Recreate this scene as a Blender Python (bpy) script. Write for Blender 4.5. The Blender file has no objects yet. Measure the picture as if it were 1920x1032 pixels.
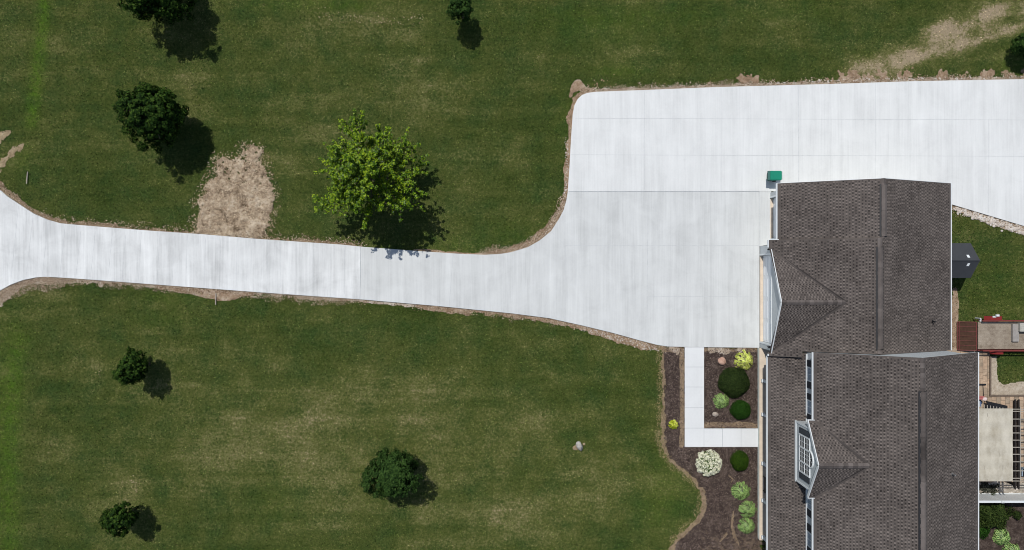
import bpy, bmesh, math, random
import numpy as np
from mathutils import Vector, Matrix

random.seed(7)
rng = np.random.default_rng(11)
R = math.radians
scene = bpy.context.scene
col = scene.collection

# ------------------------------------------------------------------ camera, sky, sun, exposure
HCAM = 48.96            # drone height in metres, looking straight down
FPX = 1371.0            # focal length in pixels of a 1920 wide picture
cam_d = bpy.data.cameras.new('camera')
cam_d.sensor_fit = 'HORIZONTAL'
cam_d.angle = 2 * math.atan(960.0 / FPX)
cam_d.clip_end = 3000
cam = bpy.data.objects.new('camera', cam_d)
cam.location = (0, 0, HCAM)
cam.rotation_euler = (0, 0, 0)
col.objects.link(cam)
scene.camera = cam

SHD = Vector((0.25, -0.47, -1.0))      # direction the sunlight travels
EL = math.atan2(1.0, math.hypot(0.25, 0.47))
world = bpy.data.worlds.new('World')
scene.world = world
world.use_nodes = True
wn = world.node_tree.nodes
wl = world.node_tree.links
sky = wn.new('ShaderNodeTexSky')
sky.sky_type = 'NISHITA'
sky.sun_disc = False
sky.sun_elevation = EL
sky.sun_rotation = math.atan2(-0.25, 0.47)
wl.new(sky.outputs[0], wn['Background'].inputs[0])
wn['Background'].inputs[1].default_value = 0.085

sun_d = bpy.data.lights.new('sun', 'SUN')
sun_d.energy = 3.3
sun_d.angle = R(0.5)
sun_d.color = (1.0, 0.965, 0.91)
sun = bpy.data.objects.new('sun', sun_d)
sun.location = (-10, 20, 60)
sun.rotation_euler = SHD.to_track_quat('-Z', 'Y').to_euler()
col.objects.link(sun)

scene.view_settings.view_transform = 'Standard'
scene.view_settings.look = 'None'
scene.view_settings.exposure = 0.0
scene.view_settings.gamma = 1.0
scene.cycles.filter_width = 1.0

# ------------------------------------------------------------------ helpers
def P(px, py, z=0.0):
    """photograph pixel -> the point at height z it shows"""
    s = (HCAM - z) / FPX
    return ((px - 960.0) * s, (516.0 - py) * s, z)

def P2(pts, z=0.0):
    return [P(x, y, z)[:2] for x, y in pts]

def tag(o, label=None, cat=None, group=None, kind=None):
    if label: o['label'] = label
    if cat: o['category'] = cat
    if group: o['group'] = group
    if kind: o['kind'] = kind
    return o

def thing(name, loc, label, cat, group=None, rz=0.0):
    o = bpy.data.objects.new(name, None)
    o.empty_display_size = 0.3
    o.location = loc
    o.rotation_euler = (0, 0, rz)
    col.objects.link(o)
    return tag(o, label, cat, group)

def mesh_obj(name, verts, faces, mat=None, parent=None, smooth=False, org=None, label=None):
    V = np.asarray(verts, dtype=np.float32).reshape(-1, 3)
    if org is not None:
        V = V - np.asarray(org, dtype=np.float32)
    me = bpy.data.meshes.new(name)
    if isinstance(faces, np.ndarray):
        n, k = faces.shape
        me.vertices.add(len(V))
        me.vertices.foreach_set('co', V.ravel())
        me.loops.add(n * k)
        me.loops.foreach_set('vertex_index', faces.astype(np.int32).ravel())
        me.polygons.add(n)
        me.polygons.foreach_set('loop_start', np.arange(0, n * k, k, dtype=np.int32))
        me.update(calc_edges=True)
    else:
        me.from_pydata([tuple(map(float, v)) for v in V], [], faces)
        me.update()
    if smooth:
        me.polygons.foreach_set('use_smooth', np.ones(len(me.polygons), dtype=bool))
    if mat is not None:
        me.materials.append(mat)
    o = bpy.data.objects.new(name, me)
    col.objects.link(o)
    if parent is not None:
        o.parent = parent
    if label: o['label'] = label
    return o

class MB:
    """collects simple solids into one mesh"""
    def __init__(self): self.v = []; self.f = []
    def add(self, verts, faces):
        b = len(self.v)
        self.v += [tuple(x) for x in verts]
        self.f += [tuple(i + b for i in f) for f in faces]
        return self
    def box(self, x0, x1, y0, y1, z0, z1):
        v = [(x0,y0,z0),(x1,y0,z0),(x1,y1,z0),(x0,y1,z0),(x0,y0,z1),(x1,y0,z1),(x1,y1,z1),(x0,y1,z1)]
        return self.add(v, [(3,2,1,0),(4,5,6,7),(0,1,5,4),(1,2,6,5),(2,3,7,6),(3,0,4,7)])
    def beam(self, a, b, w, h, up=(0,0,1)):
        a = Vector(a); b = Vector(b); d = (b - a).normalized(); u = Vector(up)
        s = d.cross(u)
        if s.length < 1e-5: s = d.cross(Vector((1,0,0)))
        s.normalize(); u = s.cross(d).normalized()
        c = []
        for p in (a, b):
            for sx, sy in ((-1,-1),(1,-1),(1,1),(-1,1)):
                c.append(p + s * (sx * w / 2) + u * (sy * h / 2))
        return self.add(c, [(3,2,1,0),(4,5,6,7),(0,1,5,4),(1,2,6,5),(2,3,7,6),(3,0,4,7)])
    def tube(self, a, b, r0, r1, n=8, cap=True):
        a = Vector(a); b = Vector(b); d = (b - a).normalized()
        s = d.cross(Vector((0,0,1)))
        if s.length < 1e-4: s = Vector((1,0,0))
        s.normalize(); u = s.cross(d)
        vs = []
        for p, r in ((a, r0), (b, r1)):
            for k in range(n):
                t = 2 * math.pi * k / n
                vs.append(p + s * (r * math.cos(t)) + u * (r * math.sin(t)))
        fs = [(k, (k+1) % n, n + (k+1) % n, n + k) for k in range(n)]
        if cap: fs += [tuple(range(n))[::-1], tuple(range(n, 2*n))]
        return self.add(vs, fs)
    def prism(self, poly, z0, z1):
        n = len(poly)
        vs = [(x, y, z0) for x, y in poly] + [(x, y, z1) for x, y in poly]
        fs = [tuple(range(n))[::-1], tuple(range(n, 2*n))]
        fs += [(k, (k+1) % n, n + (k+1) % n, n + k) for k in range(n)]
        return self.add(vs, fs)
    def build(self, name, mat, parent=None, org=None, bevel=0.0, smooth=False, label=None):
        o = mesh_obj(name, self.v, self.f, mat, parent, smooth, org, label)
        if bevel:
            bm = bmesh.new(); bm.from_mesh(o.data)
            bmesh.ops.recalc_face_normals(bm, faces=bm.faces)
            bmesh.ops.bevel(bm, geom=list(bm.edges), offset=bevel, segments=2, affect='EDGES', clamp_overlap=True)
            bm.to_mesh(o.data); bm.free()
        return o

# numpy value noise ------------------------------------------------------------
def _hash(ix, iy, seed):
    h = (ix.astype(np.int64) * 374761393 + iy.astype(np.int64) * 668265263 + seed * 974634777) & 0xFFFFFFFF
    h = ((h ^ (h >> 13)) * 1274126177) & 0xFFFFFFFF
    h = h ^ (h >> 16)
    return (h & 0xFFFF) / 65535.0
def vnoise(x, y, seed=0):
    ix = np.floor(x); iy = np.floor(y); fx = x - ix; fy = y - iy
    fx = fx * fx * (3 - 2 * fx); fy = fy * fy * (3 - 2 * fy)
    ix = ix.astype(np.int64); iy = iy.astype(np.int64)
    a = _hash(ix, iy, seed); b = _hash(ix + 1, iy, seed); c = _hash(ix, iy + 1, seed); d = _hash(ix + 1, iy + 1, seed)
    return (a * (1 - fx) + b * fx) * (1 - fy) + (c * (1 - fx) + d * fx) * fy
def fbm(x, y, seed=0, octv=4, gain=0.55):
    s = 0; a = 1.0; t = 0
    for k in range(octv):
        s = s + a * vnoise(x * 2 ** k, y * 2 ** k, seed + k * 17); t += a; a *= gain
    return s / t * 2 - 1
def seg_dist(x, y, pts):
    """distance to a polyline and the position along it (segment index + t)"""
    best = np.full(x.shape, 1e9); par = np.zeros(x.shape)
    for k in range(len(pts) - 1):
        (ax, ay), (bx, by) = pts[k], pts[k + 1]
        dx, dy = bx - ax, by - ay
        t = np.clip(((x - ax) * dx + (y - ay) * dy) / (dx * dx + dy * dy + 1e-12), 0, 1)
        d = np.hypot(x - ax - t * dx, y - ay - t * dy)
        m = d < best
        best = np.where(m, d, best); par = np.where(m, k + t, par)
    return best, par
def poly_sd(x, y, poly):
    """signed distance, positive inside"""
    d, _ = seg_dist(x, y, list(poly) + [poly[0]])
    ins = np.zeros(x.shape, dtype=bool)
    n = len(poly); j = n - 1
    for i in range(n):
        xi, yi = poly[i]; xj, yj = poly[j]
        c = ((yi > y) != (yj > y)) & (x < (xj - xi) * (y - yi) / (yj - yi + 1e-12) + xi)
        ins ^= c; j = i
    return np.where(ins, d, -d)

SOILS = []      # where bare ground shows, so the grass keeps off it
def ragged_sheet(name, field, bbox, mat, z0=0.012, res=0.04, bump=0.02, bfreq=6.0, seed=1, kind='structure'):
    """ground cover with a torn outline: the cells of a fine grid where field > 0, with small clods"""
    x0, x1, y0, y1 = bbox
    SOILS.append((field, bbox))
    nx = int((x1 - x0) / res) + 1; ny = int((y1 - y0) / res) + 1
    gx, gy = np.meshgrid(x0 + np.arange(nx) * res, y0 + np.arange(ny) * res, indexing='ij')
    f = field(gx, gy)
    z = z0 + bump * (0.5 + 0.5 * fbm(gx * bfreq, gy * bfreq, seed + 5, 3)) * np.clip(0.35 + f * 6, 0.2, 1)
    fc = 0.25 * (f[:-1, :-1] + f[1:, :-1] + f[:-1, 1:] + f[1:, 1:])
    ii, jj = np.nonzero(fc > 0)
    a = ii * ny + jj
    F = np.stack([a, a + ny, a + ny + 1, a + 1], 1)
    used = np.unique(F)
    remap = np.full(nx * ny, -1, dtype=np.int64); remap[used] = np.arange(len(used))
    V = np.stack([gx.ravel()[used], gy.ravel()[used], z.ravel()[used]], 1)
    o = mesh_obj(name, V, remap[F], mat, smooth=True)
    tag(o, kind=kind)
    return o

# ------------------------------------------------------------------ materials
def lin(r, g, b, k=1.0):
    f = lambda c: (c / 255 / 12.92 if c / 255 <= 0.04045 else ((c / 255 + 0.055) / 1.055) ** 2.4) * k
    return (f(r), f(g), f(b), 1.0)

class NT:
    def __init__(self, name, rough=0.8, spec=0.3):
        m = bpy.data.materials.new(name); m.use_nodes = True
        self.m = m; self.n = m.node_tree.nodes; self.l = m.node_tree.links
        self.b = self.n['Principled BSDF']
        self.b.inputs['Roughness'].default_value = rough
        self.b.inputs['Specular IOR Level'].default_value = spec
        self.tc = self.n.new('ShaderNodeTexCoord')
    def mapping(self, scale=(1,1,1), rot=(0,0,0), loc=(0,0,0)):
        mp = self.n.new('ShaderNodeMapping')
        mp.inputs['Scale'].default_value = scale; mp.inputs['Rotation'].default_value = rot; mp.inputs['Location'].default_value = loc
        g = self.n.new('ShaderNodeNewGeometry')
        self.l.new(g.outputs['Position'], mp.inputs['Vector'])
        return mp.outputs[0]
    def noise(self, scale, detail=4, rough=0.6, vec=None, dist=0.0):
        t = self.n.new('ShaderNodeTexNoise')
        t.inputs['Scale'].default_value = scale; t.inputs['Detail'].default_value = detail
        t.inputs['Roughness'].default_value = rough; t.inputs['Distortion'].default_value = dist
        if vec is None: vec = self.mapping()
        self.l.new(vec, t.inputs['Vector'])
        return t.outputs['Fac']
    def voro(self, scale, vec=None, out='Color', feat='F1'):
        t = self.n.new('ShaderNodeTexVoronoi'); t.feature = feat
        t.inputs['Scale'].default_value = scale
        if vec is None: vec = self.mapping()
        self.l.new(vec, t.inputs['Vector'])
        return t.outputs[out]
    def ramp(self, fac, stops, interp='LINEAR'):
        r = self.n.new('ShaderNodeValToRGB'); r.color_ramp.interpolation = interp
        e = r.color_ramp.elements
        while len(e) < len(stops): e.new(0.5)
        for k, (p, c) in enumerate(stops):
            e[k].position = p
            e[k].color = c if hasattr(c, '__len__') else (c, c, c, 1)
        self.l.new(fac, r.inputs['Fac'])
        return r.outputs['Color']
    def math(self, op, a, b=None, clamp=False):
        t = self.n.new('ShaderNodeMath'); t.operation = op; t.use_clamp = clamp
        for i, v in enumerate((a, b)):
            if v is None: continue
            if isinstance(v, (int, float)): t.inputs[i].default_value = v
            else: self.l.new(v, t.inputs[i])
        return t.outputs[0]
    def mix(self, fac, a, b, mode='MIX'):
        t = self.n.new('ShaderNodeMixRGB'); t.blend_type = mode
        for i, v in enumerate((fac, a, b)):
            if isinstance(v, (int, float)): t.inputs[i].default_value = v if i == 0 else (v, v, v, 1)
            elif isinstance(v, tuple): t.inputs[i].default_value = v
            else: self.l.new(v, t.inputs[i])
        return t.outputs[0]
    def attr(self, name):
        a = self.n.new('ShaderNodeAttribute'); a.attribute_name = name
        return a.outputs['Fac']
    def island(self):
        g = self.n.new('ShaderNodeNewGeometry')
        return g.outputs['Random Per Island']
    def color(self, c):
        if isinstance(c, tuple): self.b.inputs['Base Color'].default_value = c
        else: self.l.new(c, self.b.inputs['Base Color'])
        return self
    def bump(self, h, strength=0.5, dist=0.05):
        t = self.n.new('ShaderNodeBump')
        t.inputs['Strength'].default_value = strength; t.inputs['Distance'].default_value = dist
        self.l.new(h, t.inputs['Height']); self.l.new(t.outputs[0], self.b.inputs['Normal'])
        return self

def plain(name, c, rough=0.6, var=0.12, scale=3.0, spec=0.4, metal=0.0):
    t = NT(name, rough, spec)
    n = t.noise(scale, 5, 0.65)
    lo = tuple(max(0, x * (1 - var)) for x in c[:3]) + (1,)
    hi = tuple(min(1, x * (1 + var)) for x in c[:3]) + (1,)
    t.color(t.ramp(n, [(0.3, lo), (0.7, hi)]))
    t.b.inputs['Metallic'].default_value = metal
    return t.m

def foliage(name, dark, mid, light, rough=0.75, spec=0.08, trans=0.25, cl=0.9):
    t = NT(name, rough, spec)
    isl = t.island()
    n = t.noise(cl, 3, 0.6)
    f = t.math('ADD', t.math('MULTIPLY', isl, 0.65), t.math('MULTIPLY', n, 0.45))
    c = t.ramp(f, [(0.2, dark), (0.55, mid), (0.92, light)])
    t.color(c)
    tr = t.n.new('ShaderNodeBsdfTranslucent'); t.l.new(c, tr.inputs['Color'])
    mx = t.n.new('ShaderNodeMixShader'); mx.inputs[0].default_value = trans
    t.l.new(t.b.outputs[0], mx.inputs[1]); t.l.new(tr.outputs[0], mx.inputs[2])
    t.l.new(mx.outputs[0], t.n['Material Output'].inputs['Surface'])
    return t.m

def lawn_nodes(t):
    dry = t.attr('dry'); lush = t.attr('lush')
    c_ = lambda n, a: t.math('MULTIPLY', t.math('SUBTRACT', n, 0.5), a)
    broad = t.noise(0.20, 3, 0.55)
    mid = t.noise(0.9, 5, 0.66, None, 0.4)
    fine = t.noise(5.5, 6, 0.8)
    grain = t.noise(24.0, 3, 0.8)
    mow = t.noise(1.0, 4, 0.65, t.mapping((0.10, 0.85, 1), (0, 0, R(2))))
    f = c_(broad, 0.55)
    for n, a in ((mid, 0.55), (fine, 1.45), (grain, 1.0), (mow, 0.62)): f = t.math('ADD', f, c_(n, a))
    f = t.math('ADD', f, 0.50)
    f = t.math('ADD', f, t.math('MULTIPLY', dry, 0.55))
    c = t.ramp(f, [(0.08, (0.021, 0.038, 0.007, 1)), (0.34, (0.044, 0.066, 0.013, 1)), (0.54, (0.073, 0.090, 0.021, 1)),
                   (0.72, (0.118, 0.128, 0.039, 1)), (0.92, (0.200, 0.180, 0.080, 1)), (1.0, (0.36, 0.29, 0.19, 1))])
    hue = t.noise(0.5, 4, 0.65, t.mapping((1, 1, 1), (0, 0, 0), (31, 7, 0)))
    hm = t.math('MULTIPLY', t.ramp(hue, [(0.44, 0.0), (0.66, 0.65)]), t.ramp(f, [(0.55, 1.0), (0.75, 0.0)]))
    c = t.mix(hm, c, t.ramp(fine, [(0.35, (0.016, 0.042, 0.009, 1)), (0.65, (0.044, 0.085, 0.022, 1))]))
    lf = t.math('MULTIPLY', lush, t.ramp(t.noise(2.2, 5, 0.75), [(0.34, 0.05), (0.62, 1.0)]), True)
    c = t.mix(lf, c, t.ramp(fine, [(0.3, (0.040, 0.095, 0.006, 1)), (0.7, (0.105, 0.190, 0.018, 1))]))
    return c, fine, grain

def mat_lawn():
    t = NT('lawn', 0.95, 0.08)
    c, fine, grain = lawn_nodes(t)
    t.color(c)
    t.bump(t.math('ADD', fine, t.math('MULTIPLY', grain, 0.7)), 0.9, 0.06)
    return t.m

def mat_concrete(name, base, streak, blotch, sx=2.2):
    t = NT(name, 0.85, 0.25)
    c_ = lambda n, a: t.math('MULTIPLY', t.math('SUBTRACT', n, 0.5), a)
    st = t.noise(1.0, 5, 0.7, t.mapping((sx, 0.09, 1)), 0.3)
    st2 = t.noise(1.0, 3, 0.6, t.mapping((sx * 4.5, 0.30, 1), (0, 0, R(1)), (5, 3, 0)))
    st3 = t.noise(1.0, 2, 0.5, t.mapping((sx * 0.45, 0.22, 1), (0, 0, 0), (15, 8, 0)))
    bl = t.noise(0.6, 6, 0.68, None, 0.6)
    fi = t.noise(7.0, 6, 0.75)
    f = t.math('ADD', c_(st, streak), c_(st2, streak * 0.6))
    f = t.math('ADD', f, c_(st3, streak * 0.7))
    f = t.math('ADD', f, c_(bl, blotch))
    f = t.math('ADD', f, c_(fi, 0.16))
    f = t.math('ADD', f, 0.5)
    lo = tuple(x * 0.62 for x in base); hi = tuple(min(0.90, x * 1.30) for x in base)
    t.color(t.ramp(f, [(0.0, lo + (1,)), (0.5, tuple(base) + (1,)), (1.0, hi + (1,))]))
    t.bump(t.noise(60, 2, 0.5), 0.08, 0.01)
    return t.m

def mat_soil(name, c0, c1, c2, sc=5.0, bump=0.8, w=0.2):
    t = NT(name, 0.95, 0.1)
    a = t.noise(sc * 0.28, 4, 0.65); b = t.noise(sc, 5, 0.75); g = t.noise(sc * 4.5, 4, 0.8)
    f = t.math('ADD', t.math('MULTIPLY', a, 0.5), t.math('ADD', t.math('MULTIPLY', b, 0.45), t.math('MULTIPLY', g, 0.45)))
    f = t.math('SUBTRACT', f, 0.2)
    t.color(t.ramp(f, [(0.5 - w, c0), (0.5, c1), (0.51 + w, c2)]))
    t.bump(t.math('ADD', b, g), bump, 0.05)
    return t.m

K = 0.86
M = {}
M['lawn'] = mat_lawn()
M['conc_n'] = mat_concrete('concrete_bright', (0.668, 0.680, 0.670), 0.40, 0.36)
M['conc_c'] = mat_concrete('concrete_grey', (0.580, 0.594, 0.585), 0.55, 0.50)
M['conc_w'] = mat_concrete('concrete_streaked', (0.630, 0.642, 0.634), 0.95, 0.80, 1.5)
M['conc_walk'] = mat_concrete('concrete_walk', (0.68, 0.695, 0.695), 0.10, 0.22)
M['joint'] = plain('saw_cut', (0.48, 0.50, 0.51, 1), 0.9, 0.2)
M['joint_dark'] = plain('saw_cut_dark', (0.30, 0.32, 0.34, 1), 0.9, 0.25)
M['soil'] = mat_soil('bare_soil', lin(112, 92, 72, K), lin(172, 146, 120, K), lin(220, 204, 182, K), 4.0, 1.3)
M['soil_pale'] = mat_soil('pale_soil', lin(140, 118, 98, K), lin(196, 178, 156, K), lin(238, 230, 218, K), 5.0, 1.3)
M['straw'] = mat_soil('straw_cover', lin(104, 86, 66, K), lin(200, 178, 150, K), lin(240, 224, 198, K), 3.4, 1.8, 0.13)
M['dry'] = mat_soil('dry_grass', lin(105, 100, 62, K), lin(152, 134, 96, K), lin(186, 164, 124, K), 7.0)
M['mulch'] = mat_soil('bark_mulch', lin(52, 43, 39, K), lin(88, 75, 68, K), lin(150, 134, 122, K), 7.0, 1.4)
M['bededge'] = mat_soil('cut_edge', lin(100, 84, 66, K), lin(150, 130, 106, K), lin(184, 162, 136, K), 7.0)
M['sand'] = mat_soil('sand', lin(150, 135, 115, K), lin(192, 178, 158, K), lin(222, 212, 196, K), 6.0)
M['gravel'] = mat_soil('gravel_bed', lin(120, 112, 100, K), lin(190, 180, 165, K), lin(228, 222, 210, K), 9.0, 1.0)
M['sand0'] = mat_soil('worn_ground', lin(120, 104, 80, K), lin(176, 156, 124, K), lin(208, 192, 162, K), 6.0, 1.2)
M['muck'] = mat_soil('dry_mulch', lin(80, 66, 58, K), lin(118, 102, 88, K), lin(160, 142, 120, K), 7.0, 1.4)
M['asphalt'] = mat_soil('asphalt', (0.04, 0.04, 0.042, 1), (0.055, 0.055, 0.056, 1), (0.08, 0.08, 0.08, 1), 8.0, 0.3)

# ------------------------------------------------------------------ ground outlines (pixels of the photograph)
N_EDGE_W = [(-66,225),(-60,262),(-50,292),(-36,316),(-18,339),(0,357),(15,369.6),(38,384.7),(63,401),(88,412),(113,419),(151,422.5),(277,432.5),(380,439.5),(480,448),(641,459),(677,462.8)]
N_EDGE_C = [(677,462.8),(775,470.4),(858,476),(908,478),(938,476.5),(959,473),(990,463.5),(1012,451),(1033,434),(1048,411),(1057,393.5),(1062,376),(1064.6,359.5)]
N_EDGE_N = [(1064.6,359.5),(1068,310),(1071,256),(1074,214),(1077,198),(1083,186),(1091,178.5),(1101,174.6),(1114,172.6),(1202,169.3),(1338,163.8),(1440,161),(1566,157.5),(1717,152.4),(1919,148.7),(2200,143)]
S_EDGE_W = [(677,561.8),(480,548),(227,529),(140,522.5),(101,520),(84,519.3),(68,520.4),(43,525.4),(20,534),(0,545),(-22,562),(-40,584),(-52,610),(-58,650)]
S_EDGE_C = [(1424,652.5),(1284,650.8),(1252,650),(1232,647),(1199,638.5),(1149,624.6),(1093,611),(1030,597),(960,588),(820,574),(677,561.8)]
S_PAD_E = [(1783,383),(1835,398.5),(1920,424),(2060,466),(2200,508)]

# ------------------------------------------------------------------ lawn
def gauss_px(gx, gy, spots):
    s = np.zeros(gx.shape)
    for px, py, rx, ry, a in spots:
        cx, cy, _ = P(px, py)
        s += a * np.exp(-(((gx - cx) * 28.0 / rx) ** 2 + ((gy - cy) * 28.0 / ry) ** 2))
    return s
def line_px(gx, gy, pts, w, a):
    d, _ = seg_dist(gx, gy, P2(pts))
    return a * np.exp(-(d * 28.0 / w) ** 2)

xs = np.concatenate([[-420, -260, -150, -90, -60, -48], np.arange(-42, 42.01, 0.3), [48, 60, 90, 150, 260, 420]])
ys = np.concatenate([[-420, -260, -150, -90, -60, -40, -30], np.arange(-24, 24.01, 0.3), [30, 40, 60, 90, 150, 260, 420]])
GRX, GRY = xs, ys
GX, GY = np.meshgrid(xs, ys, indexing='ij')
nX, nY = GX.shape
DRY = [(680,880,330,130,.15),(720,770,300,60,.08),(500,800,260,120,.06),(1060,950,220,90,.10),(600,160,260,120,.05),(600,35,60,14,.30),(690,40,55,16,.34),(770,55,50,16,.22),(845,170,90,50,.14),(560,70,80,25,.14),
       (350,165,50,40,.22),(140,60,60,40,.12),(250,920,50,28,.30),(270,900,90,60,.12),(650,870,120,70,.10),(850,880,110,90,.13),
       (560,760,170,40,.16),(780,740,200,36,.12),(420,820,150,60,.12),(930,800,150,50,.16),(1020,790,60,20,.15),(990,700,90,30,.10),
       (870,330,60,60,.10),(760,200,80,40,.10),(540,330,40,80,.10),(1480,60,90,40,.14),(1700,110,110,26,.34),(1620,140,60,18,.3),
       (1790,60,70,22,.36),(1880,15,70,22,.45),(1890,52,50,14,.42),(1800,92,60,14,.30),(1150,105,110,12,.12),(1560,20,60,30,.05),
       (1807,442,14,12,.5),(60,560,60,26,.25),(110,555,50,18,.18),(700,250,70,40,.10),(1140,930,60,30,.18),(1060,960,70,50,.12),(960,970,110,60,.14),
       (1200,100,200,30,.05),(1400,40,150,20,.06),(30,280,30,26,.2),(180,690,14,18,.30),(95,820,40,30,.05),(1290,120,60,20,.08)]
LUSH = [(20,700,26,110,.32),(15,860,22,120,.25),(22,1000,24,80,.2),(1160,135,50,10,.45),(1130,60,120,40,.18),(560,8,90,14,.32),(660,10,60,12,.25),
        (1250,900,40,60,.22),(1230,960,50,40,.2),(1900,115,24,18,.55),(1170,30,200,20,.2),(40,300,20,26,.28),(320,560,60,16,.2),
        (1060,220,24,60,.14),(960,440,60,30,.16),(860,460,60,16,.24),(300,600,60,14,.2),(520,950,60,50,.1),(1880,560,60,60,.14),(1500,20,90,20,.15)]
dry = gauss_px(GX, GY, DRY) - gauss_px(GX, GY, [(1200,60,420,80,.10),(230,330,230,110,.10),(1050,330,90,160,.06),(300,480,160,50,.10),(520,600,200,40,.06),(1150,720,120,120,.08),(200,400,120,60,.08),(930,560,280,60,.06),(1450,120,150,40,.14)])
dry += 0.10 * fbm(GX * 0.5, GY * 0.5, 3, 3)
lush = gauss_px(GX, GY, LUSH)
lush += line_px(GX, GY, [(86,-30),(80,40),(72,110),(64,180),(58,230)], 11, 0.95)
for pts_, w_, a_ in (([(1990,0),(1920,14),(1860,24),(1800,42),(1745,66)], 16, .80), ([(1990,18),(1920,48),(1870,66),(1820,82),(1760,98),(1700,112)], 10, .85),
                     ([(1800,70),(1740,92),(1690,104),(1640,120),(1590,136)], 14, .5), ([(1730,112),(1690,124),(1640,140)], 12, .45), ([(1755,60),(1700,90),(1650,96)], 12, .3)):
    dry += line_px(GX, GY, pts_, w_, a_) * np.clip(0.70 + 0.9 * fbm(GX * 1.8, GY * 1.8, 19, 3), 0.15, 1.1)
lush += line_px(GX, GY, [(40,640),(24,700),(16,800),(12,900),(20,1060)], 20, 0.4)
out = (np.abs(GX) > 40) | (np.abs(GY) > 22)
dry[out] *= 0.2; lush[out] *= 0.2
V = np.stack([GX.ravel(), GY.ravel(), np.zeros(GX.size)], 1)
ii, jj = np.meshgrid(np.arange(nX - 1), np.arange(nY - 1), indexing='ij')
a = (ii * nY + jj).ravel()
lawn = mesh_obj('lawn', V, np.stack([a, a + nY, a + nY + 1, a + 1], 1), M['lawn'])
for nm, arr in (('dry', dry), ('lush', lush)):
    at = lawn.data.attributes.new(nm, 'FLOAT', 'POINT')
    at.data.foreach_set('value', arr.ravel().astype(np.float32))
tag(lawn, kind='structure')

def attr_from_px(o, xy):
    """copy the lawn's dryness to another mesh by place"""
    for nm, arr in (('dry', dry), ('lush', lush)):
        fx = np.clip(np.searchsorted(GRX, xy[:, 0]) - 1, 0, nX - 2); fy = np.clip(np.searchsorted(GRY, xy[:, 1]) - 1, 0, nY - 2)
        at = o.data.attributes.new(nm, 'FLOAT', 'POINT')
        at.data.foreach_set('value', arr[fx, fy].astype(np.float32))

# ------------------------------------------------------------------ concrete
ZS = 0.13
def slab(name, pts, mat, z0=-0.02, z1=ZS):
    bm = bmesh.new()
    xy = P2(pts, z1)
    top = [bm.verts.new((x, y, z1)) for x, y in xy]
    bot = [bm.verts.new((x, y, z0)) for x, y in xy]
    f = bm.faces.new(top)
    n = len(top)
    for k in range(n): bm.faces.new((top[k], top[(k+1) % n], bot[(k+1) % n], bot[k]))
    bmesh.ops.recalc_face_normals(bm, faces=bm.faces)
    bmesh.ops.triangulate(bm, faces=[f])
    me = bpy.data.meshes.new(name); bm.to_mesh(me); bm.free()
    me.materials.append(mat)
    o = bpy.data.objects.new(name, me); col.objects.link(o)
    return tag(o, kind='structure')
drive_w = slab('driveway', N_EDGE_W + S_EDGE_W, M['conc_w'])
pad_c = slab('driveway', N_EDGE_C + [(1424,358.5),(1446,358.5),(1446,458),(1424,462)] + S_EDGE_C, M['conc_c'])
pad_n = slab('driveway', N_EDGE_N + S_PAD_E[::-1] + [(1740,368),(1735,358.5)], M['conc_n'])
walk = slab('walkway', [(1284,651.5),(1320,651.5),(1320,804),(1424,804),(1424,838.5),(1284,838.5)], M['conc_walk'], -0.02, 0.125)
road = mesh_obj('road', [(-43.5,-420,0.02),(-37.2,-420,0.02),(-37.2,420,0.02),(-43.5,420,0.02)], [(0,1,2,3)], M['asphalt']); tag(road, kind='structure')
rt = mesh_obj('driveway_apron', [P(-66,225,.1),P(-58,650,.1),P(-80,720,.1),P(-80,180,.1)], [(0,1,2,3)], M['conc_w']); tag(rt, kind='structure')

def joints(parent, lines, mat, w=0.022, z=ZS + 0.004):
    m = MB()
    for (ax, ay, bx, by) in lines:
        A = Vector(P(ax, ay, z)); B = Vector(P(bx, by, z)); d = (B - A).normalized(); s = Vector((-d.y, d.x, 0)) * (w / 2)
        m.add([A - s, B - s, B + s, A + s], [(0, 1, 2, 3)])
    return m.build('joint', mat, parent)
joints(pad_n, [(1079,222,2100,226),(1070,290.5,2100,294)] + [(x, y0, x, 357) for x, y0 in ((1208,170),(1352,164.5),(1497,161),(1641,156))] + [(1785,152,1785,380),(1854,224,1854,400),(1920,150,1920,420)], M['joint'], 0.018)
joints(pad_c, [(1066,359.2,1424,359.2)], M['joint_dark'], 0.03)
joints(pad_c, [(1060,461,1424,461),(1034,435,1060,461),(1060,461,1059,602),(1215,360,1213,642),(1424,360,1424,461),(1213,556,1424,557),(850,476,842,575)], M['joint'], 0.016)
joints(drive_w, [(676.5,463.5,675,561)], M['joint_dark'], 0.03)
jl = []
for k, x in enumerate(range(36, 660, 29)):
    t = (x - 36) / 624.0
    x += random.uniform(-4, 4)
    yt = np.interp(x, [p[0] for p in N_EDGE_W], [p[1] for p in N_EDGE_W]) + 2
    dx = -14 * (1 - t) ** 2
    yb = np.interp(x + dx, [p[0] for p in S_EDGE_W[::-1]], [p[1] for p in S_EDGE_W[::-1]]) - 2
    jl.append((x, yt + random.uniform(0, 12), x + dx, yb - random.uniform(0, 12)))
joints(drive_w, jl, M['joint'], 0.013)
joints(walk, [(1284,y,1320,y) for y in (688.5,726,765,803)] + [(x,804,x,838) for x in (1320,1354.5,1389.5)], M['joint_dark'], 0.02, 0.129)

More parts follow.
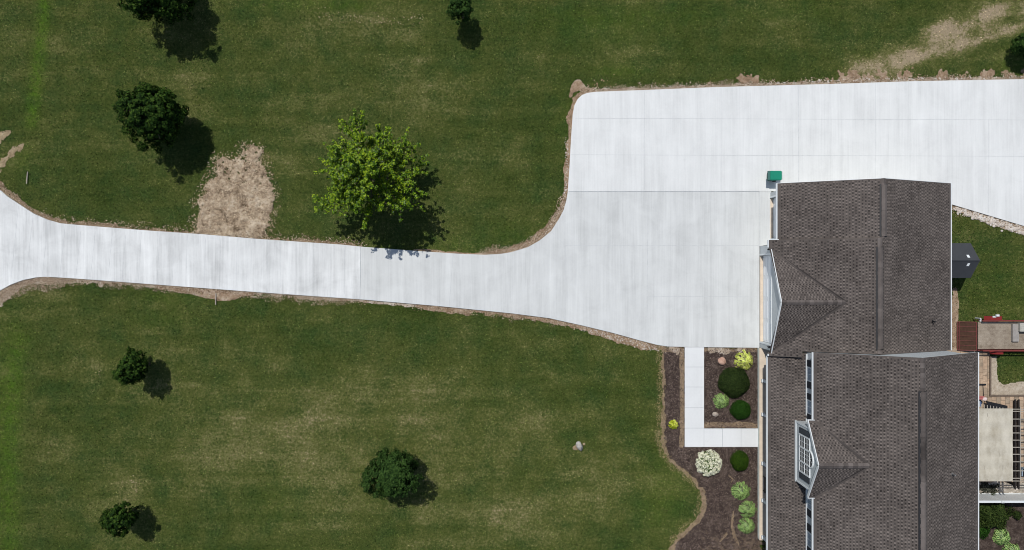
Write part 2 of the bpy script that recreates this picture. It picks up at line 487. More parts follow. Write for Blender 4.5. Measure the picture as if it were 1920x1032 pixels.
# ------------------------------------------------------------------ bare soil, straw, mulch
def strip_field(pts, widths, amp, freq, seed, thr=0.0):
    xy = P2(pts)
    W = np.array(widths) / 28.0
    def f(x, y):
        d, t = seg_dist(x, y, xy)
        return np.interp(t, np.arange(len(W)), W) - d + amp * fbm(x * freq, y * freq, seed, 4) - thr
    return f
def bb(pts, pad=0.8):
    xy = np.array(P2(pts)); return (xy[:,0].min()-pad, xy[:,0].max()+pad, xy[:,1].min()-pad, xy[:,1].max()+pad)
def union(*fs):
    return lambda x, y: np.maximum.reduce([f(x, y) for f in fs])

e1 = [p for p in S_EDGE_W if p[0] > -45][::-1]
ragged_sheet('soil', strip_field(e1, [22,27,24,17,13,12,13,12,10,6,3,3,3,3][:len(e1)], 0.34, 3.2, 21), bb(e1, 1.3), M['soil_pale'], seed=21)
e1b = [(300,536),(360,542),(400,549),(430,552),(470,549)]
ragged_sheet('soil', strip_field(e1b, [7,10,14,12,5], 0.14, 1.6, 22), bb(e1b), M['soil'], z0=0.016, seed=22)
e2 = [(780,572),(820,577),(900,583),(960,589),(1030,599),(1093,613),(1149,628),(1199,642),(1245,652)]
ragged_sheet('soil', strip_field(e2, [3,9,6,5,6,8,11,11,5], 0.26, 2.4, 23), bb(e2), M['soil'], seed=23)
ragged_sheet('soil', strip_field([(560,555),(680,563),(780,572)], [5,4,5], 0.12, 2.0, 24), bb([(560,555),(780,572)]), M['soil_pale'], seed=24)
e3 = N_EDGE_C[3:] + N_EDGE_N[1:9]
ragged_sheet('soil', strip_field(e3, [4,7,10,12,13,12,11,10,9,9,9,8,8,7,7,8,8,6][:len(e3)], 0.22, 2.4, 25), bb(e3), M['soil'], seed=25)
ragged_sheet('soil', strip_field([(1070,180),(1082,158),(1094,168)], [3,8,6], 0.22, 2.4, 26), bb([(1070,180),(1094,150)]), M['soil'], z0=0.018, seed=26, bump=0.05)
e4 = N_EDGE_N[8:-1]
ragged_sheet('soil', strip_field(e4, [5]*len(e4), 0.16, 1.6, 27), bb(e4), M['soil_pale'], seed=27)
pch = [((1131,153),7),((1152,151),3),((1336,157),3),((1398,151),11),((1418,154),7),((1600,145),14),((1580,147),12),((1625,146),10),((1655,143),12),((1705,140),11),((1722,140),10),((1768,145),6),((1560,150),8),((1800,144),5),((1850,141),10),((1890,140),12),((1920,138),12)]
def blobs(pch, amp, freq, seed):
    def f(x, y):
        v = np.full(x.shape, -9.0)
        for (px, py), r in pch:
            cx, cy, _ = P(px, py); v = np.maximum(v, r / 28 - np.hypot((x - cx) * 0.75, y - cy))
        return v + amp * fbm(x * freq, y * freq, seed, 4)
    return f
ragged_sheet('soil', (lambda x, y: blobs(pch, 0.6, 2.2, 28)(x, y) - 0.08 + 0.35 * fbm(x * 7, y * 7, 34, 3)), bb([p for p, _ in pch], 1.2), M['soil'], z0=0.02, seed=28, bump=0.05)
w1 = [p for p in N_EDGE_W if p[0] > -45]
ragged_sheet('soil', strip_field(w1, [14,14,12,10,9,9,8,7,6,4,3,3,4,3,3][:len(w1)], 0.24, 2.6, 29), bb(w1), M['bededge'], seed=29)
ragged_sheet('soil', union(strip_field([(-6,262),(8,254),(16,248)], [7,6,3], 0.3, 3.5, 30), strip_field([(-4,316),(10,300),(26,284),(44,270)], [6,4,5,3], 0.32, 3.5, 31)), bb([(-14,330),(50,240)]), M['sand0'], seed=30)
ragged_sheet('soil', strip_field([(778,472),(860,479),(910,481)], [5,6,6], 0.12, 1.8, 32), bb([(778,472),(910,481)]), M['soil'], z0=0.016, seed=32)

straw_poly = P2([(366,440),(367,424),(368,408),(374,396),(371,380),(382,366),(388,344),(404,328),(405,303),(412,297),(440,297),(452,290),(456,278),(474,274),(488,284),(490,300),(500,320),(508,345),(514,362),(512,382),(506,400),(505,420),(500,433),(494,446),(440,446)])
def straw_field(x, y):
    sd = poly_sd(x, y, straw_poly)
    n = fbm(x * 1.8, y * 1.8, 41, 4); h = fbm(x * 4.5, y * 4.5, 44, 3)
    top = np.clip((y - P(0, 372)[1]) / 2.0, 0, 1)
    return np.minimum(sd - 0.05 + 0.40 * n + 0.22 * h + 0.15 * fbm(x * 11, y * 11, 47, 2), 0.34 + 1.0 * h + (1 - top) * 0.3)
ragged_sheet('straw', straw_field, bb([(360,446),(516,270)]), M['straw'], res=0.035, bump=0.20, bfreq=4.5, seed=41)

bed_out = [(1238,651),(1240,700),(1240,772),(1239,822),(1244,848),(1256,868),(1278,884),(1300,903),(1311,920),(1315,936),(1313,955),(1304,974),(1284,992),(1266,1010),(1252,1036),(1246,1075),(1424,1075),(1424,651)]
bed_in = [(1246,652),(1248,700),(1248,772),(1247,822),(1253,851),(1266,866),(1286,881),(1306,899),(1319,916),(1326,934),(1324,957),(1314,980),(1292,1000),(1274,1017),(1262,1040),(1258,1075),(1424,1075),(1424,651)]
bo = P2(bed_out); bi = P2(bed_in)
ragged_sheet('bed_edge', lambda x, y: poly_sd(x, y, bo) - 0.03 + 0.20 * fbm(x * 3.4, y * 3.4, 71, 4), bb(bed_out, 0.4), M['bededge'], z0=0.006, bump=0.015, seed=71)
yst = P(0, 660)[1]
ragged_sheet('mulch', lambda x, y: np.minimum(poly_sd(x, y, bi) + 0.05 + 0.22 * fbm(x * 3.6, y * 3.6, 73, 4), (yst - y) + 0.12 * fbm(x * 2, y * 2, 74, 3) ), bb(bed_in, 0.3), M['mulch'], z0=0.014, res=0.035, bump=0.05, bfreq=9, seed=73)
ragged_sheet('soil', blobs([((1300,664),3),((1265,654),8),((1275,660),5),((1335,655),7),((1350,656),7),((1362,660),5),((1390,654),5)], 0.22, 4.0, 75), bb([(1255,650),(1420,675)], 0.2), M['soil_pale'], z0=0.05, seed=75)
ragged_sheet('soil', strip_field([(1322,797),(1380,796),(1424,798)], [5,5,5], 0.1, 2.5, 76), bb([(1322,797),(1424,799)], 0.4), M['bededge'], z0=0.05, seed=76)
ragged_sheet('soil', strip_field([(1278,660),(1279,760),(1278,836)], [5,4,5], 0.08, 2.5, 77), bb([(1272,655),(1284,838)], 0.2), M['bededge'], z0=0.055, seed=77)
ragged_sheet('soil', lambda x, y: blobs([((1402,1022),20),((1385,1032),18),((1340,1030),10),((1420,1040),20)], 0.4, 1.5, 78)(x, y) * 0.3 + 0.8 * fbm(x * 7, y * 7, 79, 4) - .08, bb([(1320,1000),(1424,1060)], 0.5), M['muck'], z0=0.055, seed=78)
ragged_sheet('soil', union(strip_field([(1374,960),(1372,985),(1376,1005),(1384,1020)], [2,2.5,3,2], 0.06, 3, 80), strip_field([(1362,1000),(1350,1015)], [2,2], 0.06, 3, 81), strip_field([(1366,892),(1374,898),(1370,905)], [1.2,1.2,1.2], 0.03, 3, 82)), bb([(1340,885),(1390,1025)], 0.3), M['bededge'], z0=0.06, seed=80)

ge = [(1785,388),(1835,404),(1870,416),(1920,432),(1990,452)]
ragged_sheet('soil', strip_field(ge, [4,9,10,8,8], 0.14, 1.6, 85), bb(ge), M['soil_pale'], seed=85)
ragged_sheet('soil', union(strip_field([(1790,545),(1791,575),(1790,605),(1789,660)], [5,7,7,6], 0.12, 1.6, 86)), bb([(1780,430),(1830,660)]), M['soil'], seed=86)

# ------------------------------------------------------------------ paved yard behind the house
def mat_pavers():
    t = NT('pavers', 0.9, 0.15)
    br = t.n.new('ShaderNodeTexBrick')
    br.inputs['Scale'].default_value = 1.0
    br.inputs['Brick Width'].default_value = 0.42; br.inputs['Row Height'].default_value = 0.30
    br.inputs['Mortar Size'].default_value = 0.012; br.inputs['Mortar Smooth'].default_value = 0.2
    br.inputs['Bias'].default_value = 0.0
    br.inputs['Color1'].default_value = lin(205, 178, 152, K); br.inputs['Color2'].default_value = lin(176, 160, 140, K)
    br.inputs['Mortar'].default_value = lin(128, 112, 96, K)
    t.l.new(t.mapping((1, 1, 1), (0, 0, R(90))), br.inputs['Vector'])
    n = t.voro(3.1)
    bw = t.n.new('ShaderNodeRGBToBW'); t.l.new(n, bw.inputs[0])
    c = t.mix(0.25, br.outputs['Color'], bw.outputs[0], 'OVERLAY')
    g = t.noise(4, 5, 0.7)
    c = t.mix(0.5, c, t.ramp(g, [(0.3, (0.55, 0.52, 0.48, 1)), (0.7, (1.0, 0.98, 0.94, 1))]), 'MULTIPLY')
    t.color(c); t.bump(br.outputs['Fac'], -0.3, 0.01)
    return t.m
M['pavers'] = mat_pavers()
M['edging'] = plain('edging', lin(112, 98, 86, K), 0.9, 0.25, 6)
def rect_slab(name, px0, px1, py0, py1, z0, z1, mat):
    (x0, y1, _), (x1, y0, _) = P(px0, py0, z1), P(px1, py1, z1)
    o = MB().box(x0, x1, y0, y1, z0, z1).build(name, mat); return tag(o, kind='structure')
rect_slab('patio', 1768, 1856, 654, 743, -0.02, 0.05, M['pavers'])
rect_slab('patio', 1768, 2080, 743.2, 905, -0.02, 0.052, M['pavers'])
ragged_sheet('gravel', lambda x, y: 0.6 - np.abs(y - P(0, 915)[1]) + 0 * x + 0.02 * fbm(x * 5, y * 5, 91, 3), (P(1790,0)[0], P(2010,0)[0], P(0,927)[1], P(0,904)[1]), M['gravel'], z0=0.05, bump=0.05, bfreq=11, seed=91)
gp = P2([(1868,668),(2000,668),(2000,716),(1900,717),(1878,719),(1870,712),(1867,690)])
SANDF = lambda x, y: -poly_sd(x, y, gp) + 0.16 * fbm(x * 2.2, y * 2.2, 93, 4)
sx0, _, _ = P(1857.5, 0); sx1, _, _ = P(2000, 0); _, sy0, _ = P(0, 741.5); _, sy1, _ = P(0, 668)
ragged_sheet('sand', SANDF, (sx0, sx1, sy0, sy1), M['sand'], z0=0.03, bump=0.04, seed=93)
eb = MB(); 
a_ = P(1857, 668, .1); b_ = P(1857, 742, .1); c_ = P(2000, 742, .1)
eb.box(a_[0]-.05, a_[0]+.05, b_[1]-.05, a_[1], 0.0, 0.13); eb.box(b_[0]+.052, c_[0], b_[1]-.05, b_[1]+.05, 0.0, 0.128)
tag(eb.build('bed_edging', M['edging']), 'brown edging strip around the sandy bed beside the patio', 'edging')
ragged_sheet('mulch', lambda x, y: np.minimum(1.0 + 0 * x, 5 - np.abs(y - P(0, 1075)[1])) , (P(1768,0)[0], P(2000,0)[0], P(0,1150)[1], P(0,929)[1]), M['mulch'], z0=0.015, bump=0.05, bfreq=8, seed=95)

# ------------------------------------------------------------------ house
M['siding'] = plain('siding', (0.50, 0.53, 0.54, 1), 0.7, 0.06, 1.0)
M['white'] = plain('white_trim', (0.70, 0.73, 0.74, 1), 0.45, 0.04, 2.0)
M['door_white'] = plain('door_white', (0.76, 0.79, 0.81, 1), 0.5, 0.04, 1.5)
M['shutter'] = plain('shutter', (0.035, 0.042, 0.052, 1), 0.6, 0.1, 4)
M['porch'] = plain('porch_concrete', (0.62, 0.52, 0.41, 1), 0.85, 0.10, 3)
M['skirt'] = plain('porch_skirt', (0.48, 0.52, 0.48, 1), 0.8, 0.1, 3)
M['black'] = plain('black_paint', (0.012, 0.012, 0.014, 1), 0.5, 0.2, 5)
M['cap'] = None
def mat_glass():
    t = NT('window_glass', 0.08, 0.5)
    t.color(t.ramp(t.noise(1.5, 3, 0.6), [(0.3, (0.012, 0.018, 0.024, 1)), (0.7, (0.03, 0.042, 0.05, 1))]))
    return t.m
M['glass'] = mat_glass()
M['curtain'] = plain('curtained_pane', (0.30, 0.37, 0.44, 1), 0.15, 0.15, 2)
def mat_shingle(name, lo, hi, island=True):
    t = NT(name, 0.92, 0.12)
    gr = t.noise(45, 3, 0.8); bl = t.noise(0.5, 4, 0.65); pat = t.noise(1.9, 3, 0.6)
    f = t.math('ADD', t.math('MULTIPLY', gr, 0.30), t.math('ADD', t.math('MULTIPLY', bl, 0.60), t.math('MULTIPLY', pat, 0.40)))
    if island: f = t.math('ADD', f, t.math('MULTIPLY', t.island(), 0.35))
    else: f = t.math('ADD', f, 0.17)
    t.color(t.ramp(f, [(0.59, lo), (1.22, hi)]))
    t.bump(gr, 0.4, 0.01)
    return t.m
M['shingle_base'] = mat_shingle('shingle_base', (0.062, 0.053, 0.048, 1), (0.136, 0.117, 0.106, 1), False)
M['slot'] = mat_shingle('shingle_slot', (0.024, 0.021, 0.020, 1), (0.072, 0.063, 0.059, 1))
M['shingle'] = mat_shingle('shingle_tab', (0.076, 0.064, 0.058, 1), (0.180, 0.153, 0.137, 1))
M['cap'] = mat_shingle('shingle_cap', (0.050, 0.043, 0.040, 1), (0.155, 0.134, 0.124, 1))

HORG = (22.0, -4.0, 0.0)
house = thing('house', HORG, 'sprawling two level house with brown shingle roofs and attached garage beside the concrete pad', 'house')
ROW = 0.187
def roof_mesh(name, planes, parent, org, caps=(), thick=0.06, row_h=0.176, valley_shade=()):
    """shingled roof: every plane a sheet with thickness, rows of staggered raised tabs laid on it, caps along the ridges"""
    base = MB(); tabs = MB(); slots = MB()
    for poly, ridge, *opt in planes:
        RH = opt[0] if opt else row_h; soft = len(opt) > 1
        p = [Vector(q) for q in poly]
        nrm = Vector((0, 0, 0))
        for k in range(len(p)): nrm += (p[k] - p[0]).cross(p[(k + 1) % len(p)] - p[0])
        nrm.normalize()
        if nrm.z < 0: p = p[::-1]; nrm = -nrm
        n = len(p)
        low = [q - Vector((0, 0, thick)) for q in p]
        base.add(p + low, [tuple(range(n)), tuple(range(n, 2 * n))[::-1]] + [(k, n + k, n + (k + 1) % n, (k + 1) % n) for k in range(n)])
        e = Vector(ridge).normalized(); s = nrm.cross(e).normalized()
        if s.z < 0: s = -s
        o = p[0]
        uv = np.array([((q - o).dot(e), (q - o).dot(s)) for q in p])
        vmin, vmax = uv[:, 1].min(), uv[:, 1].max(); umin, umax = uv[:, 0].min(), uv[:, 0].max()
        v = vmin + 0.015; row = 0
        cand = []
        while v < vmax:
            u = umin - random.uniform(0, 0.21) ; row += 1
            u = umin - (0.105 if row % 2 else 0.0) - random.uniform(0, 0.05)
            while u < umax:
                w = random.choice((0.085, 0.095, 0.105)); g = random.choice((0.095, 0.105, 0.115))
                cand.append((u, v, w, RH * .60, 0))
                if soft: cand.append((u + w + g * .2, v + .004, g * .6, RH * .45, 1))
                else: cand.append((u + w, v + .004, g, RH * .50, 1))
                u += w + g
            v += RH
        cd = np.array(cand)
        ok = np.ones(len(cd), dtype=bool)
        pl = [tuple(q) for q in uv]
        for du, dv in ((0, 0), (1, 0), (0, 1), (1, 1)):
            ok &= poly_sd(cd[:, 0] + du * cd[:, 2], cd[:, 1] + dv * cd[:, 3], pl) > 0.03
        flip = e.cross(s).dot(nrm) < 0
        for (u, v, w, h, dk) in cd[ok]:
            if dk:
                a = o + e * u + s * v + nrm * .003; b = a + e * w; c = b + s * h; d = a + s * h
                slots.add([a, b, c, d], [(3, 2, 1, 0) if flip else (0, 1, 2, 3)])
                continue
            t0 = 0.016; t1 = 0.006
            a = o + e * u + s * v; b = a + e * w; c = b + s * h; d = a + s * h
            A, B, C, D = a + nrm * t0, b + nrm * t0, c + nrm * t1, d + nrm * t1
            vs = [A, B, C, D, a + nrm * .001, b + nrm * .001, c + nrm * .001, d + nrm * .001]
            fs = [(0, 1, 2, 3), (4, 5, 1, 0), (5, 6, 2, 1), (7, 4, 0, 3)]
            if flip: fs = [f[::-1] for f in fs]
            tabs.add(vs, fs)
    for (a, b) in valley_shade:  # dark strips laid along each valley paint in its shadow
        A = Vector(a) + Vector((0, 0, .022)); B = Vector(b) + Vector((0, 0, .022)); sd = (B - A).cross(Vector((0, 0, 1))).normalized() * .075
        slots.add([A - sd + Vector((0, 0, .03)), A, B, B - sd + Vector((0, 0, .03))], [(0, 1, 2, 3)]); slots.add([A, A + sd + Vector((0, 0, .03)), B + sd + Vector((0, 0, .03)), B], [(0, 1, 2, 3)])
    capm = MB()
    for (a, b, w) in caps:
        A = Vector(a); B = Vector(b); L = (B - A).length; d = (B - A).normalized()
        side = d.cross(Vector((0, 0, 1))).normalized()
        k = 0; x = 0.0
        while x < L - 0.02:
            x2 = min(L, x + 0.28)
            p0 = A + d * x; p1 = A + d * x2
            h0 = 0.045 + (0.006 if k % 2 else 0.0); dr = w * 0.30
            vs = []
            for q, hh in ((p0, h0 + 0.008), (p1, h0)):
                vs += [q - side * w / 2 + Vector((0, 0, hh - dr)), q + Vector((0, 0, hh)), q + side * w / 2 + Vector((0, 0, hh - dr))]
            capm.add(vs, [(0, 1, 4, 3), (1, 2, 5, 4), (0, 2, 1)])
            x = x2; k += 1
    me_o = base.build(name, M['shingle_base'], parent, org)
    nb = len(base.f)
    # merge the tabs and caps into the same mesh (surface pattern of the roof)
    V = base.v + tabs.v + capm.v + slots.v
    F = base.f + [tuple(i + len(base.v) for i in f) for f in tabs.f] + [tuple(i + len(base.v) + len(tabs.v) for i in f) for f in capm.f] + [tuple(i + len(base.v) + len(tabs.v) + len(capm.v) for i in f) for f in slots.f]
    me = bpy.data.meshes.new(name)
    me.from_pydata([tuple(Vector(v) - Vector(org)) for v in V], [], F)
    for m in (M['shingle_base'], M['shingle'], M['cap'], M['slot']): me.materials.append(m)
    mi = np.zeros(len(F), dtype=np.int32); mi[nb:nb + len(tabs.f)] = 1; mi[nb + len(tabs.f):] = 2; mi[nb + len(tabs.f) + len(capm.f):] = 3
    me.polygons.foreach_set('material_index', mi); me.update()
    old = me_o.data; me_o.data = me; bpy.data.meshes.remove(old)
    return me_o

def hpart(mb, name, mat, parent=None, bevel=0.0, label=None):
    return mb.build(name, mat, parent or house, HORG if (parent is None or parent is house) else HORG, bevel, label=label)

S1 = 0.44
zE = 2.97
XE = 27.6
def zw(X): return zE + S1 * (X - 16.17)      # south garage section, west plane
def ze(X): return zE + S1 * (XE - X)         # east plane
XR2 = (16.17 + XE) / 2; ZR2 = zw(XR2)
XR1 = (16.71 + XE) / 2; ZR1 = zE + S1 * (XR1 - 16.71)
YN = 5.77; YJ = 2.2; YS = -5.1
GY = -1.65; GH = 3.26; GZ = 4.74; GXR = 16.32; GS = (GZ - 2.99) / GH
GXE = 16.17 + (GZ - zE) / S1
def zg(Y): return GZ - GS * abs(Y - GY)
yv = (GZ - zE) / GS                                   # half width where the gable meets the eave line
planes = [
    ([(16.71, YN, zE), (16.71, YJ, zE), (XR1, YJ, ZR1), (XR1, YN, ZR1)], (0, 1, 0)),
    ([(16.17, YJ, zE), (16.17, GY + yv, zE), (GXE, GY, GZ), (16.17, GY - yv, zE), (16.17, YS, zE), (17.95, YS, zw(17.95)), (17.95, -4.72, zw(17.95)), (XR2, -4.72, ZR2), (XR2, YJ, ZR2)], (0, 1, 0)),
    ([(XE, YN, zE), (XR1, YN, ZR1), (XR1, YJ, ZR1), (XR2, YJ, ZR2), (XR2, -4.74, ZR2), (XE, -4.74, zE)], (0, 1, 0), 0.16, 1),
    ([(GXR, GY, GZ), (GXR, GY + GH, zg(GY + GH)), (16.19, GY + yv, zE), (GXE, GY, GZ)], (1, 0, 0), 0.145),
    ([(GXR, GY, GZ), (GXR, GY - GH, zg(GY - GH)), (16.19, GY - yv, zE), (GXE, GY, GZ)], (1, 0, 0), 0.145),
]
groof = roof_mesh('roof', planes, house, HORG, caps=[((XR1, YN, ZR1), (XR1, YJ, ZR1), 0.26), ((XR2, YJ, ZR2), (XR2, -4.7, ZR2), 0.26), ((GXR, GY, GZ), (GXE, GY, GZ), 0.30)], valley_shade=[((16.25, GY + yv - .05, zE), (GXE, GY, GZ)), ((16.25, GY - yv + .05, zE), (GXE, GY, GZ))])
groof['label'] = 'lower shingle roof over the garage'

def rake(mb, a, b, h=0.18, w=0.035, lift=0.03):
    """white board along a sloping roof edge"""
    A = Vector(a); B = Vector(b)
    mb.beam(A + Vector((0, 0, lift - h / 2)), B + Vector((0, 0, lift - h / 2)), w, h)
def board(a, b, parent=None, name='fascia', **kw):
    m = MB(); rake(m, a, b, **kw); return m.build(name, M['white'], parent or house, HORG)
board((16.71, YN + .01, zE), (XR1, YN + .01, ZR1), w=.028, lift=0); board((XR1, YN + .01, ZR1), (XE, YN + .01, zE), w=.028, lift=0)
board((GXR - .02, GY, GZ), (GXR - .02, GY + GH, zg(GY + GH)), w=0.045); board((GXR - .02, GY, GZ), (GXR - .02, GY - GH, zg(GY - GH)), w=0.045)
board((16.19, YJ + .02, zE), (16.71, YJ + .02, zw(16.71)), h=0.14)
def gutter(x, y0, y1, z, side):
    """open white channel along an eave; side -1 hangs on the west, +1 on the east"""
    g = MB()
    x0, x1 = (x - 0.07, x + 0.0) if side < 0 else (x, x + 0.07)
    g.box(x0, x1, y0, y1, z - 0.13, z - 0.11)
    g.box(x0, x0 + 0.03, y0, y1, z - 0.108, z - 0.005); g.box(x1 - 0.03, x1, y0, y1, z - 0.108, z - 0.012)
    g.box(x0 + .031, x1 - .031, y0, y0 + .02, z - .108, z - .015); g.box(x0 + .031, x1 - .031, y1 - .02, y1, z - .108, z - .015)
    return hpart(g, 'gutter', M['white'])
gutter(16.70, 2.16, YN, zE, -1)
gutter(16.16, GY + yv + .1, YJ, zE, -1); gutter(16.16, YS, GY - yv - .02, zE, -1)
gutter(XE + .005, -4.74, YN, zE, 1)

# garage walls, with the two door openings
XA = 16.57; XB = 17.25
DH = 2.2
gw = MB()
d1 = (P(0, 479.5, .1)[1], P(0, 640.5, .1)[1]); y1n, y1s = 1.93, -4.85
gw.box(XA, XA + .18, d1[0], y1n, 0, 2.9); gw.box(XA, XA + .18, y1s, d1[1], 0, 2.9); gw.box(XA, XA + .18, d1[1], d1[0], DH, 2.9)
gw.add([(XA, GY + 3.0, 2.902), (XA, GY - 3.0, 2.902), (XA, GY - .1, 4.52), (XA, GY + .1, 4.52), (XA + .18, GY + 3.0, 2.902), (XA + .18, GY - 3.0, 2.902), (XA + .18, GY - .1, 4.52), (XA + .18, GY + .1, 4.52)],
       [(0, 1, 2, 3), (7, 6, 5, 4), (0, 4, 5, 1), (1, 5, 6, 2), (3, 2, 6, 7), (0, 3, 7, 4)])
d2 = (P(0, 372, .1)[1], P(0, 448, .1)[1])
gw.box(XB, XB + .18, d2[0], 5.5, 0, 2.95); gw.box(XB, XB + .18, y1n, d2[1], 0, 2.95); gw.box(XB, XB + .18, d2[1], d2[0], DH, 2.95)
gw.box(XA + .181, XB - .001, y1n - .18, y1n, 0, 2.9)
gw.box(XB + .181, 27.3, 5.32, 5.5, 0, 2.85); gw.box(27.12, 27.3, -4.74, 5.318, 0, 2.85)
gw.add([(XB, 5.46, 2.86), (27.3, 5.46, 2.86), (XR1, 5.46, ZR1 - .1)], [(0, 1, 2)])
gw.box(XA + .181, 18.2, y1s, y1s + .18, 0, 2.85)
hpart(gw, 'wall', M['siding'])
def garage_door(x, yn, ys, label):
    d = MB(); n = 4
    for k in range(n):
        z0 = 0.06 + k * (DH - .06) / n
        d.box(x, x + .045, ys + .01, yn - .01, z0, z0 + (DH - .06) / n - .012)
        m = max(2, int((yn - ys) / 1.2)); w = (yn - ys) / m
        for j in range(m):
            d.box(x - .014, x - .001, ys + j * w + .14, ys + (j + 1) * w - .14, z0 + .10, z0 + (DH - .06) / n - .11)
    o = hpart(d, 'garage_door', M['door_white']); o['label'] = label
    return o
gd1 = garage_door(XA + .20, d1[0], d1[1], 'wide white double garage door')
gd2 = garage_door(XB + .20, d2[0], d2[1], 'narrow white single garage door')
dt = MB()
for x, (yn, ys) in ((XA, d1), (XB, d2)):
    dt.box(x - .03, x - .002, yn, yn + .1, 0.1, DH); dt.box(x - .03, x - .002, ys - .1, ys, 0.1, DH); dt.box(x - .03, x - .002, ys - .1, yn + .1, DH + .002, DH + .14)
hpart(dt, 'door_trim', M['white'])
th = MB(); th.box(XA + .002, XA + .30, d1[1] + .002, d1[0] - .002, 0, .142); th.box(XB + .002, XB + .30, d2[1] + .002, d2[0] - .002, 0, .142)
hpart(th, 'threshold', M['porch'])
for y in (d1[0] + .35, d1[1] - .18):
    lamp = MB(); lamp.box(XA - .04, XA - .001, y - .04, y + .04, 1.95, 2.1); lamp.tube((XA - .10, y, 1.86), (XA - .10, y, 2.10), .045, .06, 8); lamp.tube((XA - .10, y, 2.10), (XA - .10, y, 2.17), .075, .01, 8)
    hpart(lamp, 'wall_lamp', M['black'])

# tall main part
XW = 18.3; ZM = 5.45; SM = 0.588; XME = 27.73; XMW = 17.95
XMR = (XMW + XME) / 2; ZMR = ZM + SM * (XMR - XMW)
YM = -4.606; YEND = -22.0
DY = -10.95; DHW = 2.3; DZ = 6.98; DXR = 17.63; DS = (DZ - ZM) / DHW; DXE = XMW + (DZ - ZM) / SM
mplanes = [
    ([(XMW, YM, ZM), (XMW, DY + DHW, ZM), (DXE, DY, DZ), (XMW, DY - DHW, ZM), (XMW, YEND, ZM), (XMR, YEND, ZMR), (XMR, YM, ZMR)], (0, 1, 0)),
    ([(XME, YM, ZM), (XMR, YM, ZMR), (XMR, YEND, ZMR), (XME, YEND, ZM)], (0, 1, 0), 0.16, 1),
]
mroof = roof_mesh('roof', mplanes, house, HORG, caps=[((XMR, YM, ZMR), (XMR, YEND, ZMR), 0.28)])
mroof['label'] = 'high shingle roof over the main house'
ZP = 2.75; SP = 0.38; XPE = 16.17
def zp(X): return ZP + SP * (X - XPE)
proof = roof_mesh('roof', [([(XPE, -4.86, ZP), (XW, -4.86, zp(XW)), (XW, -21.5, zp(XW)), (XPE, -21.5, ZP)], (0, 1, 0))], house, HORG)
proof['label'] = 'long narrow shingle roof over the front porch'
gutter(XPE - .01, -21.4, -5.12, ZP, -1)
gutter(XMW - .01, DY + DHW + .05, YM, ZM, -1); gutter(XMW - .01, YEND, DY - DHW - .05, ZM, -1)
gutter(XME + .005, YEND, YM, ZM, 1)
mw = MB()
mw.box(XW + .002, XW + .18, YEND + .3, -4.8, 0.3, ZM + .12)
mw.box(27.25, 27.43, YEND + .3, -4.8, 0, ZM + .1)
yw = -4.76
mw.add([(XW + .3, yw, 0), (27.3, yw, 0), (27.3, yw, ZM + .12), (XMR, yw, ZMR - .12), (XW + .3, yw, ZM + .12),
        (XW + .3, yw - .15, 0), (27.3, yw - .15, 0), (27.3, yw - .15, ZM + .12), (XMR, yw - .15, ZMR - .12), (XW + .3, yw - .15, ZM + .12)],
       [(0, 1, 2, 3, 4), (9, 8, 7, 6, 5), (0, 5, 6, 1), (1, 6, 7, 2), (2, 7, 8, 3), (3, 8, 9, 4), (4, 9, 5, 0)])
hpart(mw, 'wall', M['siding'])
board((XMW, YM - .03, ZM), (XMR, YM - .03, ZMR), lift=-.07); board((XMR, YM - .03, ZMR), (XME, YM - .03, ZM), lift=-.07)
for y0_, y1_ in ((YEND, -8.9), (-8.7, -4.9)):
    mt = MB(); mt.box(XW - .06, XW - .001, y0_, y1_, zp(XW) - .02, zp(XW) + .10); mt.build('wall_trim', M['white'], house, HORG)

def frame_window(x, yn, ys, z0, z1, nv, nh, parent=None, glass='glass'):
    """window in a west wall: frame with glazing bars, pane as its own piece"""
    f = MB(); t = .07; xo = x - .05
    f.box(xo, x - .001, ys, ys + t, z0, z1); f.box(xo, x - .001, yn - t, yn, z0, z1)
    f.box(xo, x - .001, ys + t + .001, yn - t - .001, z0, z0 + t); f.box(xo, x - .001, ys + t + .001, yn - t - .001, z1 - t, z1)
    for k in range(1, nv):
        y = ys + (yn - ys) * k / nv; f.box(xo + .006, x - .002, y - .012, y + .012, z0 + t, z1 - t)
    for k in range(1, nh):
        z = z0 + (z1 - z0) * k / nh; f.box(xo + .012, x - .003, ys + t, yn - t, z - .014, z + .014)
    o = hpart(f, 'window', M['white'], parent)
    p = MB(); p.box(x - .024, x - .016, ys + t * .6, yn - t * .6, z0 + t * .6, z1 - t * .6)
    g = p.build('pane', M[glass], o, HORG)
    return o
def yp(py, z=4.1): return P(0, py, z)[1]
for a, b in ((689, 716), (751, 777), (936, 956), (999, 1027)):
    frame_window(XW, yp(a), yp(b), 3.72, 5.1, 2, 2, glass='curtain')
for a, b in ((676, 688), (717, 729), (739, 750), (778, 788), (957, 970), (985, 998), (1028, 1040)):
    s = MB(); s.box(XW - .045, XW - .001, yp(b), yp(a), 3.70, 5.12)
    for k in range(9): s.box(XW - .056, XW - .046, yp(b) + .04, yp(a) - .04, 3.78 + k * .145, 3.86 + k * .145)
    hpart(s, 'shutter', M['shutter'])

